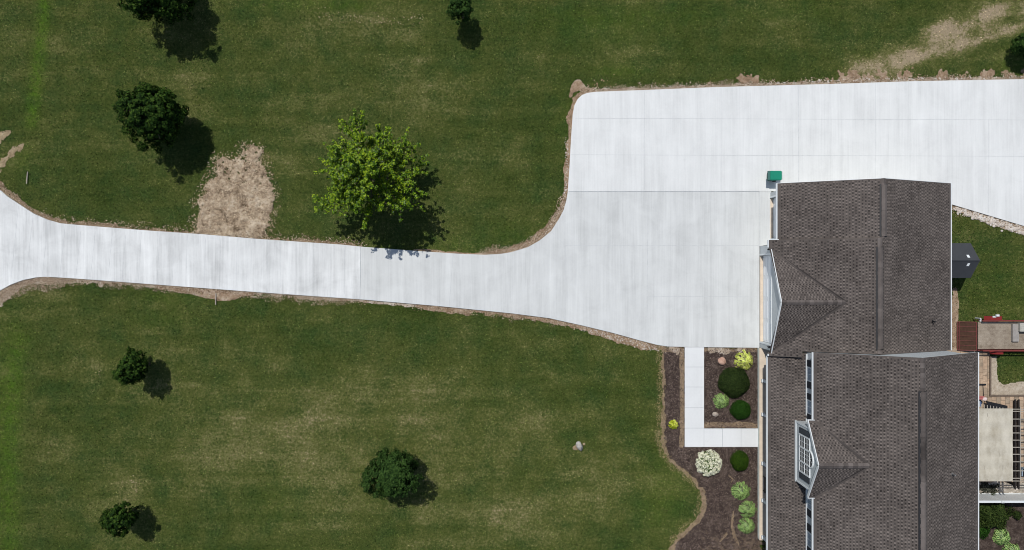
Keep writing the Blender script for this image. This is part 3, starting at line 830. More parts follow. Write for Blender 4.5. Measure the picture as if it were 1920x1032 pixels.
# dormer: part of the house with its own roof, window and shutters
XD = 17.70
dorm = MB()
hw = 1.87
zt = DZ - DS * hw - .09
dorm.add([(XD, DY - hw, 3.2), (XD, DY + hw, 3.2), (XD, DY + hw, zt), (XD, DY + .05, DZ - .12), (XD, DY - .05, DZ - .12), (XD, DY - hw, zt)], [(0, 1, 2, 3, 4, 5)][::-1])
dorm.add([(XD, DY - hw, 3.2), (XD + .8, DY - hw, 3.2), (XD + .8, DY - hw, zt), (XD, DY - hw, zt)], [(0, 1, 2, 3)])
dorm.add([(XD, DY + hw, 3.2), (XD + .8, DY + hw, 3.2), (XD + .8, DY + hw, zt), (XD, DY + hw, zt)], [(3, 2, 1, 0)])
dorm.box(XD + .01, XD + .78, DY - hw + .02, DY + hw - .02, 3.0, zt - .02)
dormer = hpart(dorm, 'dormer', M['siding'])
dr = roof_mesh('dormer_roof', [
    ([(DXR, DY, DZ), (DXR, DY + DHW, ZM), (XMW, DY + DHW, ZM), (DXE, DY, DZ)], (1, 0, 0), 0.15),
    ([(DXR, DY, DZ), (DXR, DY - DHW, ZM), (XMW, DY - DHW, ZM), (DXE, DY, DZ)], (1, 0, 0), 0.15)], dormer, HORG, caps=[((DXR, DY, DZ), (DXE, DY, DZ), 0.30)], valley_shade=[((XMW + .05, DY + DHW - .05, ZM), (DXE, DY, DZ)), ((XMW + .05, DY - DHW + .05, ZM), (DXE, DY, DZ))])
for sg in (1, -1): board((DXR - .02, DY, DZ), (DXR - .02, DY + sg * DHW, ZM), dormer, w=.045)
for y0_ in (DY + DHW + .002, DY - DHW - .042):
    df = MB(); df.box(DXR, XMW + .1, y0_, y0_ + .04, ZM - .12, ZM + .03); df.build('fascia', M['white'], dormer, HORG)
df = MB(); df.box(XD - .05, XD - .001, DY - hw - .03, DY + hw + .03, zp(XD) - .02, zp(XD) + .13); df.build('trim', M['white'], dormer, HORG)
for y0_ in (DY - hw, DY + hw - .1):
    df = MB(); df.box(XD - .03, XD - .001, y0_, y0_ + .1, zp(XD) + .131, zt); df.build('trim', M['white'], dormer, HORG)
# three-light window with an arch over the middle light
wz0, wz1, wn_, ws_ = 4.0, 5.58, -9.72, -12.05
ya, yb = -10.50, -11.37
wf = MB(); x = XD; xo = XD - .06; t = .075
def bar(y0, y1, z0, z1, o=0.0): wf.box(xo + o, x - .001, y0, y1, z0, z1)
bar(ws_, wn_, wz0, wz0 + .09); bar(ws_, wn_, wz1 - .09, wz1, .002)
for y in (ws_ + .04, yb, ya, wn_ - .04): bar(y - .045, y + .045, wz0 + .091, wz1 - .091, .001)
zr = (wz0 + wz1) / 2
for (p0, p1, nv) in ((ws_ + .085, yb - .045, 2), (yb + .045, ya - .045, 3), (ya + .045, wn_ - .085, 2)):
    bar(p0, p1, zr - .04, zr + .04, .003)
    for (q0, q1) in ((wz0 + .09, zr - .04), (zr + .04, wz1 - .09)):
        for k in range(1, nv):
            y = p0 + (p1 - p0) * k / nv; bar(y - .011, y + .011, q0, q1, .02)
        for k in (1, 2):
            z = q0 + (q1 - q0) * k / 3; bar(p0, p1, z - .010, z + .010, .024)
yc = (ya + yb) / 2; ra = .50
prev = None
arc = []
for k in range(17):
    th_ = math.pi * k / 16
    arc.append((yc + ra * math.cos(th_), wz1 + ra * math.sin(th_)))
for k in range(16):
    (y0, z0), (y1, z1) = arc[k], arc[k + 1]
    wf.beam((x - .031, y0, z0), (x - .031, y1, z1), .06, .10, up=(1, 0, 0))
for th_ in (R(60), R(120)):
    wf.beam((x - .02, yc, wz1), (x - .02, yc + ra * math.cos(th_), wz1 + ra * math.sin(th_)), .03, .02, up=(1, 0, 0))
win = wf.build('window', M['white'], dormer, HORG)
wp = MB(); wp.box(x - .030, x - .018, ws_ + .06, wn_ - .06, wz0 + .06, wz1 - .06)
pts = [(x - .026, yc, wz1 - .02)] + [(x - .026, y, z) for y, z in arc]
wp.add(pts, [(0, k + 1, k) for k in range(1, len(pts) - 1)])
wp.build('pane', M['glass'], dormer, HORG)
for y0, y1 in ((-9.68, -9.34), (-12.44, -12.09)):
    s = MB(); s.box(XD - .045, XD - .001, y0, y1, 4.0, 5.5)
    for k in range(10): s.box(XD - .056, XD - .046, y0 + .04, y1 - .04, 4.06 + k * .142, 4.15 + k * .142)
    s.build('shutter', M['shutter'], dormer, HORG)

# porch
pf = MB(); YPN = P(0, 655, .3)[1]; YPS = P(0, 1014, .38)[1]
pf.box(16.46, XW, YPS, -4.86, .24, .33); hpart(pf, 'porch_floor', M['porch'])
sk = MB(); sk.box(16.42, 16.458, YPS + .1, -4.86, 0, .28); sk.box(16.46, XW, YPS + .02, YPS + .1, 0, .238)
hpart(sk, 'porch_skirt', M['skirt'])
for py in (714, 777, 869, 938, 1007):
    y = P(0, py, .4)[1]
    p = MB(); p.box(16.60, 16.74, y - .07, y + .07, .5, 2.62); p.box(16.56, 16.78, y - .11, y + .11, .331, .52); p.box(16.57, 16.77, y - .10, y + .10, 2.45, 2.6)
    hpart(p, 'porch_post', M['white'])
bm_ = MB(); bm_.box(16.56, 16.78, YEND + .6, -4.9, 2.602, 2.78); hpart(bm_, 'porch_beam', M['white'])
# front door and porch windows under the roof
fd = MB(); y = P(0, 821, .4)[1]; fd.box(XW - .05, XW, y - .5, y + .5, .395, 2.45); fd.box(XW - .07, XW - .051, y - .35, y - .08, 1.5, 2.3); fd.box(XW - .07, XW - .051, y + .08, y + .35, 1.5, 2.3)
hpart(fd, 'front_door', M['shutter'])
for py in (700, 752, 905, 975): frame_window(XW, P(0, py - 16, .4)[1], P(0, py + 16, .4)[1], 1.0, 2.4, 2, 2)

def vent_strip(a, b, x, z):
    m = MB(); n = max(1, int(abs(b - a) / 1.2))
    y0, y1 = min(a, b), max(a, b)
    for k in range(n):
        q0 = y0 + (y1 - y0) * k / n; q1 = y0 + (y1 - y0) * (k + 1) / n - .004
        sl = .44
        m.add([(x - .15, q0, z - .15 * sl + .085), (x, q0, z + .11), (x + .15, q0, z - .15 * sl + .085), (x - .15, q0, z - .15 * sl - .02), (x + .15, q0, z - .15 * sl - .02),
               (x - .15, q1, z - .15 * sl + .085), (x, q1, z + .11), (x + .15, q1, z - .15 * sl + .085), (x - .15, q1, z - .15 * sl - .02), (x + .15, q1, z - .15 * sl - .02)],
              [(0, 1, 6, 5), (1, 2, 7, 6), (3, 0, 5, 8), (2, 4, 9, 7), (0, 3, 4, 2, 1), (5, 6, 7, 9, 8)])
    m2 = MB(); y0 -= .03; y1 += .03
    m2.add([(x - .24, y0, z - .24 * .44 + .04), (x, y0, z + .055), (x + .20, y0, z - .20 * .44 + .04), (x - .24, y1, z - .24 * .44 + .04), (x, y1, z + .055), (x + .20, y1, z - .20 * .44 + .04)], [(0, 1, 4, 3), (1, 2, 5, 4)])
    o = hpart(m, 'ridge_vent', M['cap']); m2.build('vent_base', M['black'], o, HORG)
    return o
vent_strip(P(0, 346, 5.4)[1], P(0, 443, 5.4)[1], XR1 + .03, ZR1)
vent_strip(P(0, 464, 5.5)[1], P(0, 655, 5.5)[1], XR2 + .03, ZR2)
vent_strip(P(0, 735, 8.3)[1], -21.5, XMR + .03, ZMR)
M['steelv'] = plain('vent_metal', (0.16, 0.16, 0.16, 1), 0.5, 0.1, 4)
def vent_pipe(px, py, zf):
    z = 4.0
    for _ in range(6): X, Y, _z = P(px, py, z); z = zf(X)
    m = MB(); m.tube((X, Y, z - .1), (X, Y, z + .32), .045, .045, 10); m.tube((X, Y, z - .03), (X, Y, z + .06), .11, .06, 10)
    
    return m
hpart(vent_pipe(1748, 603, ze), 'vent_pipe', M['black'])
hpart(vent_pipe(1785, 889, lambda X: ZM + SM * (XME - X)), 'vent_pipe', M['steelv'])

# ------------------------------------------------------------------ leaves, trees, shrubs
def quads_from(c, n, size, asp=0.62, spin=None, fold=0.0):
    """one rhombic leaf per centre c with normal n; returns vertices and quads"""
    N = len(c)
    n = n / (np.linalg.norm(n, axis=1, keepdims=True) + 1e-9)
    r = rng.normal(size=(N, 3)) if spin is None else spin
    u = np.cross(n, r); u /= (np.linalg.norm(u, axis=1, keepdims=True) + 1e-9)
    v = np.cross(n, u)
    s = size[:, None] if hasattr(size, '__len__') else size
    a = c - u * s * 0.5; b = c + v * s * asp * 0.5 - n * s * fold; d = c - v * s * asp * 0.5 - n * s * fold; e = c + u * s * 0.5
    V = np.stack([a, b, e, d], 1).reshape(-1, 3)
    F = np.arange(4 * N).reshape(N, 4)
    return V, F
def unit(N):
    v = rng.normal(size=(N, 3)); return v / np.linalg.norm(v, axis=1, keepdims=True)

M['bark'] = plain('bark', (0.10, 0.075, 0.055, 1), 0.9, 0.3, 9)
M['leaf_dark'] = foliage('leaf_dark', (0.005, 0.016, 0.003, 1), (0.018, 0.046, 0.006, 1), (0.062, 0.112, 0.016, 1), trans=0.10)
M['leaf_round'] = foliage('leaf_round', (0.010, 0.028, 0.006, 1), (0.026, 0.060, 0.011, 1), (0.058, 0.110, 0.024, 1), trans=0.10)
M['leaf_lime'] = foliage('leaf_lime', (0.016, 0.052, 0.003, 1), (0.105, 0.205, 0.007, 1), (0.330, 0.440, 0.015, 1), trans=0.25, rough=0.45, spec=0.25)
M['leaf_olive'] = foliage('leaf_olive', (0.014, 0.028, 0.006, 1), (0.034, 0.058, 0.013, 1), (0.075, 0.105, 0.025, 1), trans=0.12)
M['wispy'] = foliage('plant_shadow_grey', (0.03, 0.032, 0.024, 1), (0.06, 0.064, 0.048, 1), (0.11, 0.115, 0.09, 1), trans=0.05)  # dark greys that stand for shadow on the gravel
M['yew'] = foliage('yew_needles', (0.010, 0.020, 0.006, 1), (0.024, 0.042, 0.010, 1), (0.050, 0.078, 0.018, 1), trans=0.08, cl=3)
M['box'] = foliage('box_leaves', (0.010, 0.034, 0.004, 1), (0.018, 0.060, 0.006, 1), (0.034, 0.092, 0.012, 1), trans=0.08, cl=3)
M['box2'] = foliage('box_leaves_olive', (0.012, 0.034, 0.003, 1), (0.028, 0.064, 0.005, 1), (0.055, 0.100, 0.008, 1), trans=0.08, cl=3)
M['lily'] = foliage('lily_leaf', (0.20, 0.26, 0.01, 1), (0.40, 0.46, 0.03, 1), (0.72, 0.74, 0.16, 1), trans=0.2)
M['flower'] = foliage('white_petals', (0.60, 0.60, 0.40, 1), (0.82, 0.82, 0.64, 1), (0.93, 0.92, 0.80, 1), trans=0.1)
M['green_leaf'] = foliage('green_leaf', (0.03, 0.07, 0.008, 1), (0.06, 0.13, 0.015, 1), (0.13, 0.21, 0.03, 1), trans=0.15)
def mat_hosta(name, inner, rim):
    t = NT(name, 0.5, 0.3)
    r = t.attr('rim'); n = t.noise(9, 3, 0.6); isl = t.island()
    f = t.math('ADD', r, t.math('MULTIPLY', t.math('SUBTRACT', n, 0.5), 0.4))
    c = t.ramp(f, [(0.35, inner), (0.75, rim)])
    k = t.ramp(isl, [(0, 0.35), (0.5, 0.9), (1, 1.25)])
    t.color(t.mix(1.0, c, k, 'MULTIPLY'))
    return t.m
M['hosta'] = mat_hosta('hosta_leaf', (0.050, 0.130, 0.022, 1), (0.40, 0.55, 0.18, 1))
M['hosta_y'] = mat_hosta('hosta_gold_leaf', (0.36, 0.46, 0.03, 1), (0.80, 0.80, 0.26, 1))

def crown_dense(rx, rz, cz, nclump, nleaf, leaf, seed, squash=0.6, jag=0.16):
    """leaves grouped in clumps over an uneven ellipsoid, with some inside"""
    g = np.random.default_rng(seed)
    d = g.normal(size=(nclump, 3)); d /= np.linalg.norm(d, axis=1, keepdims=True)
    d[:, 2] = np.where(d[:, 2] < -squash, -d[:, 2], d[:, 2])
    lob = 1 + 0.13 * np.sin(d[:, 0] * 3 + seed) + 0.12 * np.sin(d[:, 1] * 4 + seed * 2) + 0.07 * np.sin(d[:, 2] * 5 + seed)
    rad = lob * (1 - np.abs(g.normal(size=nclump)) * jag)
    cc = d * rad[:, None] * np.array([rx, rx, rz]) + np.array([0, 0, cz])
    csz = g.uniform(0.11, 0.24, nclump) * rx ** 0.6
    k = g.integers(0, nclump, nleaf)
    off = g.normal(size=(nleaf, 3)); off /= np.linalg.norm(off, axis=1, keepdims=True)
    off *= (g.uniform(0.2, 1.0, nleaf) ** 0.5)[:, None]
    c = cc[k] + off * csz[k][:, None] * np.array([1, 1, 0.75])
    n = off * 0.8 + d[k] * 0.9 + np.array([0, 0, 0.2]) + g.normal(size=(nleaf, 3)) * 0.35
    V, F = quads_from(c, n, g.uniform(0.75, 1.3, nleaf) * leaf, 0.7, g.normal(size=(nleaf, 3)))
    # inner mass keeps the crown from being see-through
    m = nleaf // 5
    q = g.normal(size=(m, 3)); q /= np.linalg.norm(q, axis=1, keepdims=True)
    q[:, 2] = np.where(q[:, 2] < -squash, -q[:, 2], q[:, 2])
    q2 = q * (g.uniform(0.35, 0.82, m))[:, None] * np.array([rx, rx, rz]) + np.array([0, 0, cz])
    V2, F2 = quads_from(q2, q + g.normal(size=(m, 3)) * 0.4, g.uniform(1.2, 2.2, m) * leaf, 0.8, g.normal(size=(m, 3)))
    return np.concatenate([V, V2]), np.concatenate([F, F2 + len(V)])

def trunk_mesh(parent, top, r0, limbs, cz, rx, seed):
    g = random.Random(seed); m = MB()
    m.tube((0, 0, -0.05), (0.03, -0.02, top * 0.45), r0, r0 * 0.75, 9); m.tube((0.03, -0.02, top * 0.45), (0.0, 0.04, top), r0 * 0.75, r0 * 0.25, 9)
    for k in range(limbs):
        t = 2 * math.pi * k / limbs + g.uniform(-.3, .3); h = top * g.uniform(0.35, 0.8); L = rx * g.uniform(0.6, 0.9)
        p0 = Vector((0.02, 0, h)); p1 = p0 + Vector((math.cos(t) * L * .5, math.sin(t) * L * .5, L * .35)); p2 = p1 + Vector((math.cos(t + .2) * L * .5, math.sin(t + .2) * L * .5, L * .2))
        m.tube(p0, p1, r0 * .38, r0 * .22, 6); m.tube(p1, p2, r0 * .22, r0 * .07, 6)
    return m.build('trunk', M['bark'], parent, smooth=True)

def dense_tree(px, py, cz, rx, rz, mat, seed, label, nclump=170, nleaf=9000, leaf=0.15, jag=0.16, squash=0.6, group='small trees on the lawn', name='young_tree'):
    X, Y, _ = P(px, py, cz)
    t = thing(name, (X, Y, 0), label, 'tree', group)
    trunk_mesh(t, cz + rz * 0.6, 0.05 + rx * 0.05, 6, cz, rx, seed)
    V, F = crown_dense(rx, rz, cz, nclump, nleaf, leaf, seed, squash, jag)
    mesh_obj('crown', V, F, M[mat], t)
    return t

TG = None
dense_tree(289, 218, 2.9, 2.0, 2.1, 'leaf_dark', 3, 'dark leafy tree beside the straw patch, its shadow reaching the straw', 170, 13500, 0.16, 0.20, 0.95)
dense_tree(288, -24, 3.1, 2.1, 2.2, 'leaf_dark', 5, 'big dark tree cut off by the top edge, its long black shadow on the lawn', 170, 13500, 0.16, 0.20, 0.95)
dense_tree(248, 690, 2.2, 1.05, 1.3, 'leaf_dark', 8, 'small dark tree on the lawn below the narrow driveway', 95, 5200, 0.13, 0.22, 0.95)
dense_tree(221, 974, 2.1, 1.0, 1.25, 'leaf_dark', 13, 'small ragged dark green tree lowest in the lower lawn', 90, 4600, 0.13, 0.22, 0.95)
dense_tree(737, 888, 2.3, 1.60, 1.9, 'leaf_round', 17, 'round bushy green tree alone in the middle of the lower lawn', 240, 13000, 0.13, 0.10, 0.9)
dense_tree(864, 12, 2.1, 0.9, 1.0, 'leaf_round', 21, 'thin small tree with sparse crown at the top edge of the lawn', 60, 2500, 0.14, 0.26)
dense_tree(1925, 84, 1.3, 0.75, 1.0, 'leaf_round', 24, 'small tree at the right edge beside the dry grass', 90, 4200, 0.12)

def lime_tree(px, py, label):
    """open crowned tree: long limbs and side shoots carrying bunches of lime leaves"""
    zc = 4.2
    X, Y, _ = P(px, py, zc)
    t = thing('tree', (X, Y, 0), label, 'tree')
    g = random.Random(4); wood = MB()
    wood.tube((0, 0, -.05), (.05, -.03, 1.5), .19, .14, 10); wood.tube((.05, -.03, 1.5), (0, .05, 5.3), .14, .04, 9)
    C = []; Nn = []; Sz = []
    def shoot(p, d, L, r, lvl):
        n = max(3, int(L / 0.28)); q = p.copy(); dd = d.copy()
        for k in range(n):
            dd = (dd + Vector((g.gauss(0, .10), g.gauss(0, .10), g.gauss(0, .06) - .02 * lvl))).normalized()
            q2 = q + dd * (L / n)
            f0 = 1 - k / n; f1 = 1 - (k + 1) / n
            wood.tube(q, q2, max(.006, r * f0), max(.005, r * f1), 5, cap=False)
            frac = (k + 1) / n
            if lvl == 0 and frac > 0.25:
                for _ in range(2 if frac > .4 else 1):
                    side = Vector((g.gauss(0, 1), g.gauss(0, 1), g.gauss(0, .6)))
                    side = (side - dd * side.dot(dd)).normalized()
                    shoot(q2, (dd * .9 + side * .75 + Vector((0, 0, .12))).normalized(), L * g.uniform(.20, .38), r * .35, 1)
            if lvl > 0 or frac > 0.5:
                m = 19 if lvl else 11
                for _ in range(m):
                    o = Vector((g.gauss(0, 1), g.gauss(0, 1), g.gauss(0, 1))).normalized()
                    C.append(q2 + o * g.uniform(.03, .15)); Nn.append(o * .5 + Vector((-.1, .2, .75))); Sz.append(g.uniform(.085, .16))
            q = q2
    nl = 47
    for k in range(nl):
        a = 2 * math.pi * (k * 0.618 % 1.0) + g.uniform(-.1, .1)
        f = (k + .5) / nl
        h = 1.9 + 3.3 * f
        el = R(8 + 66 * f) + g.uniform(-.12, .12)
        L = (3.5 - 1.5 * f) * g.uniform(.72, 1.12)
        shoot(Vector((.03, 0, h)), Vector((math.cos(a) * math.cos(el), math.sin(a) * math.cos(el), math.sin(el))), L, .055, 0)
    wood.build('trunk', M['bark'], t)
    V, F = quads_from(np.array(C), np.array(Nn) + rng.normal(size=(len(C), 3)) * .25, np.array(Sz), .75, fold=.12)
    mesh_obj('crown', V, F, M['leaf_lime'], t)
    return t
lime_tree(686, 325, 'large bright lime green tree with spiky open crown above the driveway')

def dome_shrub(name, px, py, rx, ry, h, mat, seed, label, cat='shrub', n=5000, leaf=0.06, lump=0.06, group=None, z0=0.03):
    X, Y, _ = P(px, py, h * .6)
    t = thing(name, (X, Y, 0), label, cat, group)
    g = np.random.default_rng(seed)
    d = g.normal(size=(n, 3)); d[:, 2] = np.abs(d[:, 2]); d /= np.linalg.norm(d, axis=1, keepdims=True)
    az = np.arctan2(d[:, 1], d[:, 0])
    rr = 1 + lump * np.sin(az * 5 + seed) * (1 - d[:, 2]) + lump * 1.4 * (fbm(d[:, 0] * 2.6 + 9, d[:, 1] * 2.6 + seed + d[:, 2] * 2, seed, 3))
    rr = rr * (1 - np.abs(g.normal(size=n)) * 0.09)
    ex = np.sign(d[:, 2]) * np.abs(d[:, 2]) ** 0.75
    c = np.stack([d[:, 0] * rr * rx, d[:, 1] * rr * ry, z0 + ex * rr * h], 1)
    nn = d + g.normal(size=(n, 3)) * 0.45
    V, F = quads_from(c, nn, g.uniform(.7, 1.35, n) * leaf, .6, g.normal(size=(n, 3)))
    core = []; cf = []
    for i in range(7):
        th = i / 6 * math.pi / 2
        for k in range(18):
            a = 2 * math.pi * k / 18
            core.append((math.cos(a) * math.cos(th) * rx * .74, math.sin(a) * math.cos(th) * ry * .74, z0 - .05 + math.sin(th) ** .75 * h * .74))
    for i in range(6):
        for k in range(18):
            cf.append((i * 18 + k, i * 18 + (k + 1) % 18, (i + 1) * 18 + (k + 1) % 18, (i + 1) * 18 + k))
    V = np.concatenate([V, np.array(core)]); F = np.concatenate([F, np.array(cf) + 4 * n])
    mesh_obj('foliage', V, F, M[mat], t)
    st = MB()
    for k in range(4): st.tube((.04 * math.cos(k * 1.6), .04 * math.sin(k * 1.6), -.03), (.14 * math.cos(k * 1.6), .14 * math.sin(k * 1.6), h * .5), .02, .012, 6)
    st.build('stem', M['bark'], t)
    return t

def hosta(px, py, r, h, mat, seed, label, n=110, cat='plant', group=None, leaf=0.24, name='hosta'):
    X, Y, _ = P(px, py, h * .6); r *= 1.12
    t = thing(name, (X, Y, 0), label, cat, group)
    g = np.random.default_rng(seed)
    V = []; F = []; rim = []
    for k in range(n):
        f = (k + .5) / n; az = 2.39996 * k + g.uniform(-.25, .25)
        rad = r * f ** .55 * g.uniform(.86, 1.03); L = leaf * g.uniform(.8, 1.2) * (0.75 + .35 * f); W = L * g.uniform(.55, .72)
        z = h * (1 - .75 * f ** 1.6) * g.uniform(.9, 1.08) + .04
        tilt = 0.15 + .75 * f + g.uniform(-.15, .15)
        o = np.array([math.cos(az), math.sin(az), 0.0]); sd = np.array([-math.sin(az), math.cos(az), 0.0])
        dn = o * math.cos(tilt) + np.array([0, 0, -math.sin(tilt)])
        up = o * math.sin(tilt) + np.array([0, 0, math.cos(tilt)])
        c = o * (rad - L * .5) + np.array([0, 0, z])
        b = len(V)
        prof = [(0, .10), (.25, .85), (.55, 1.0), (.82, .62), (1.0, .04)]
        for (s_, w_) in prof:
            bend = -.18 * L * s_ * s_
            p = c + dn * (L * s_) + up * bend
            V += [p + sd * (W / 2 * w_) + up * (.06 * W * w_), p, p - sd * (W / 2 * w_) + up * (.06 * W * w_)]
            e = 1.0 if s_ in (0, 1.0) else 0.0
            rim += [1.0, e * .6, 1.0]
        for i in range(4):
            a = b + 3 * i
            F += [(a, a + 1, a + 4, a + 3), (a + 1, a + 2, a + 5, a + 4)]
    o = mesh_obj('leaves', np.array(V), np.array(F), M[mat], t)
    at = o.data.attributes.new('rim', 'FLOAT', 'POINT'); at.data.foreach_set('value', np.array(rim, dtype=np.float32))
    return t

def hydrangea(px, py, r, h, label):
    t = dome_shrub('hydrangea', px, py, r * .95, r * .95, h, 'green_leaf', 31, label, 'shrub', 2400, .09, .05)
    g = np.random.default_rng(5)
    V = []; F = []; nb = 95
    for k in range(nb):
        f = (k + .5) / nb; th = math.acos(1 - .96 * f); az = 2.39996 * k
        d = np.array([math.sin(th) * math.cos(az), math.sin(th) * math.sin(az), math.cos(th)])
        c = d * np.array([r, r, h]) * g.uniform(.95, 1.07) + np.array([0, 0, .05]) + g.normal(size=3) * .03
        s = g.uniform(.115, .155)
        m = 44
        q = g.normal(size=(m, 3)); q /= np.linalg.norm(q, axis=1, keepdims=True)
        v, ff = quads_from(c + q * s * np.array([1, 1, .8]) * .8, q + g.normal(size=(m, 3)) * .2, g.uniform(.06, .10, m), .9)
        F.append(ff + sum(len(x) for x in V)); V.append(v)
    mesh_obj('flower_heads', np.concatenate(V), np.concatenate(F), M['flower'], t)
    return t

BEDG = 'plants in the front mulch beds'
dome_shrub('yew_shrub', 1379, 718, 1.06, 1.02, 0.85, 'yew', 41, 'broad dark green spreading shrub, largest in the inner mulch bed', n=9000, leaf=.075, lump=.05, group=BEDG)
dome_shrub('box_shrub', 1390.5, 770, .70, .66, .75, 'box', 42, 'clipped round green shrub in the inner bed, below the spreading dark shrub', n=7000, leaf=.05, lump=.03, group=BEDG)
dome_shrub('box_shrub', 1389, 866, .61, .70, .8, 'box2', 43, 'clipped oval shrub beside the white flowering shrub near the porch', n=7000, leaf=.05, lump=.03, group=BEDG)
hosta(1396.5, 677, .66, .5, 'hosta_y', 44, 'bright yellow-green hosta at the top of the inner bed', 90, group=BEDG, leaf=.27)
hosta(1263, 797, .34, .3, 'lily', 45, 'small bright yellow plant alone left of the walkway', 46, group=BEDG, leaf=.20, name='yellow_plant')
hosta(1354, 753, .53, .45, 'hosta', 46, 'pale-edged hosta squeezed beside the spreading dark shrub in the inner bed', 90, group=BEDG)
hosta(1391, 922, .63, .5, 'hosta', 47, 'topmost of the three pale-edged hostas in a row by the porch', 105, group=BEDG)
hosta(1403.5, 957, .60, .5, 'hosta', 48, 'middle of the three pale-edged hostas in a row by the porch', 100, group=BEDG)
hosta(1401.5, 988, .56, .5, 'hosta', 49, 'lowest of the three pale-edged hostas in a row by the porch', 95, group=BEDG)
hydrangea(1330, 870, .78, .75, 'white flowering rounded shrub in the mulch below the walkway')
YG = 'plants behind the fence at the lower right'
dome_shrub('evergreen_shrub', 1866, 965, 1.15, .98, 1.05, 'leaf_olive', 51, 'wide feathery green shrub behind the white fence', n=5200, leaf=.11, lump=.28, group=YG)
dome_shrub('evergreen_shrub', 1842, 995, .62, .55, .6, 'box', 52, 'low dark green shrub tucked against the house wall below the feathery shrub', n=2600, leaf=.07, lump=.15, group=YG)
dome_shrub('evergreen_shrub', 1909, 967, .28, .28, .4, 'yew', 53, 'tiny dark shrub right of the feathery shrub', n=900, leaf=.07, lump=.15, group=YG)
hosta(1881, 1009, .60, .5, 'hosta', 54, 'pale green hosta in the dark mulch below the feathery shrub', 70, group=YG, leaf=.30)
hosta(1901, 1036, .58, .5, 'hosta', 55, 'pale green hosta cut off by the bottom edge of the picture', 70, group=YG, leaf=.30)
dome_shrub('plant_shadow', 1850, 915, .75, .32, .22, 'wispy', 56, 'dark wispy tuft standing in for a plant shadow on the gravel in front of the white fence', n=420, leaf=.18, lump=.4, group=None, cat='plant')  # dark leaves added to imitate a plant's shadow lying on the gravel

# ------------------------------------------------------------------ rocks
M['rock_pink'] = mat_soil('rock_pink', lin(150, 110, 92, K), lin(196, 158, 138, K), lin(214, 184, 168, K), 5, .6)
M['rock_pale'] = mat_soil('rock_pale', lin(150, 132, 118, K), lin(200, 186, 172, K), lin(222, 212, 202, K), 6, .6)
M['rock_grey'] = mat_soil('rock_grey', lin(130, 125, 115, K), lin(178, 174, 166, K), lin(206, 204, 198, K), 6, .6)
def rock(mb, cx, cy, cz, rx, ry, rz, seed, rot=0.0, n=2):
    bm = bmesh.new(); bmesh.ops.create_icosphere(bm, subdivisions=n, radius=1)
    g = random.Random(seed)
    cuts = [(Vector((g.gauss(0, 1), g.gauss(0, 1), g.gauss(0, 1))).normalized(), g.uniform(.62, .9)) for _ in range(9)]
    for v in bm.verts:
        p = v.co.copy()
        for nn, dd in cuts:
            k = p.dot(nn) - dd
            if k > 0: p -= nn * k
        x, y, z = p.x * rx, p.y * ry, p.z * rz
        v.co = (cx + x * math.cos(rot) - y * math.sin(rot), cy + x * math.sin(rot) + y * math.cos(rot), cz + z)
    bm.verts.ensure_lookup_table()
    mb.add([v.co.copy() for v in bm.verts], [tuple(v.index for v in f.verts) for f in bm.faces]); bm.free()
def rock_thing(px, py, rx, ry, rz, mat, seed, rot, label, group=None):
    X, Y, _ = P(px, py, rz); m = MB(); rock(m, 0, 0, rz * .55, rx, ry, rz, seed, rot)
    o = m.build('rock', M[mat]); o.location = (X, Y, 0.02)
    return tag(o, label, 'rock', group)
rock_thing(1353.5, 677, .33, .27, .22, 'rock_pink', 61, R(-35), 'flat pinkish rock in the inner mulch bed', 'garden rocks')
rock_thing(1342, 777, .22, .19, .15, 'rock_pale', 62, R(-15), 'small pale rock near the walkway corner in the inner bed', 'garden rocks')
rock_thing(1087, 837, .38, .22, .30, 'rock_grey', 63, R(-60), 'tall pale boulder standing alone on the lawn', 'garden rocks')
rock_thing(1080, 839, .25, .20, .06, 'sand0', 64, R(20), 'low flat tan stone tucked beside the pale lawn boulder', 'garden rocks')
rock_thing(1094.5, 833, .11, .10, .06, 'sand0', 65, R(20), 'smallest stone at the right of the pale lawn boulder', 'garden rocks')
def rubble(name, pts, n, w, smin, smax, mat, seed):
    g = random.Random(seed); xy = P2(pts); m = MB()
    seg = [math.dist(xy[k], xy[k + 1]) for k in range(len(xy) - 1)]; tot = sum(seg)
    for _ in range(n):
        t = g.uniform(0, tot); k = 0
        while t > seg[k] and k < len(seg) - 1: t -= seg[k]; k += 1
        f = t / seg[k]; x = xy[k][0] * (1 - f) + xy[k + 1][0] * f; y = xy[k][1] * (1 - f) + xy[k + 1][1] * f
        s = g.uniform(smin, smax) * (1.0 if g.random() < .8 else 1.5)
        rock(m, x + g.gauss(0, w), y + g.gauss(0, w), .03, s, s * g.uniform(.6, 1), s * .6, g.randint(0, 9999), g.uniform(0, 6), 1)
    o = m.build(name, M[mat]); return tag(o, kind='stuff')
M['rubble'] = mat_soil('rubble_stone', lin(170, 150, 132, K), lin(214, 204, 192, K), lin(236, 232, 226, K), 5, .5)
rubble('rubble', [(1100,168),(1202,164),(1338,158.5)], 70, .05, .02, .05, 'rubble', 71)
rubble('rubble', [(1440,157),(1566,153),(1640,150),(1717,148.5),(1800,147.5),(1919,145)], 160, .06, .025, .085, 'rubble', 71)
rubble('rubble', [(1788,393),(1835,407),(1875,420),(1925,436)], 300, .12, .05, .13, 'rubble', 72)
rubble('rubble', [(1062,262),(1063,330),(1058,375),(1042,415),(1018,445),(988,464)], 150, .08, .02, .055, 'rubble', 73)
rubble('rubble', [(1093,617),(1149,632),(1199,646),(1235,656)], 170, .10, .02, .065, 'rubble', 74)
rubble('rubble', [(1795,916),(1930,916)], 420, .24, .05, .10, 'rubble', 76)

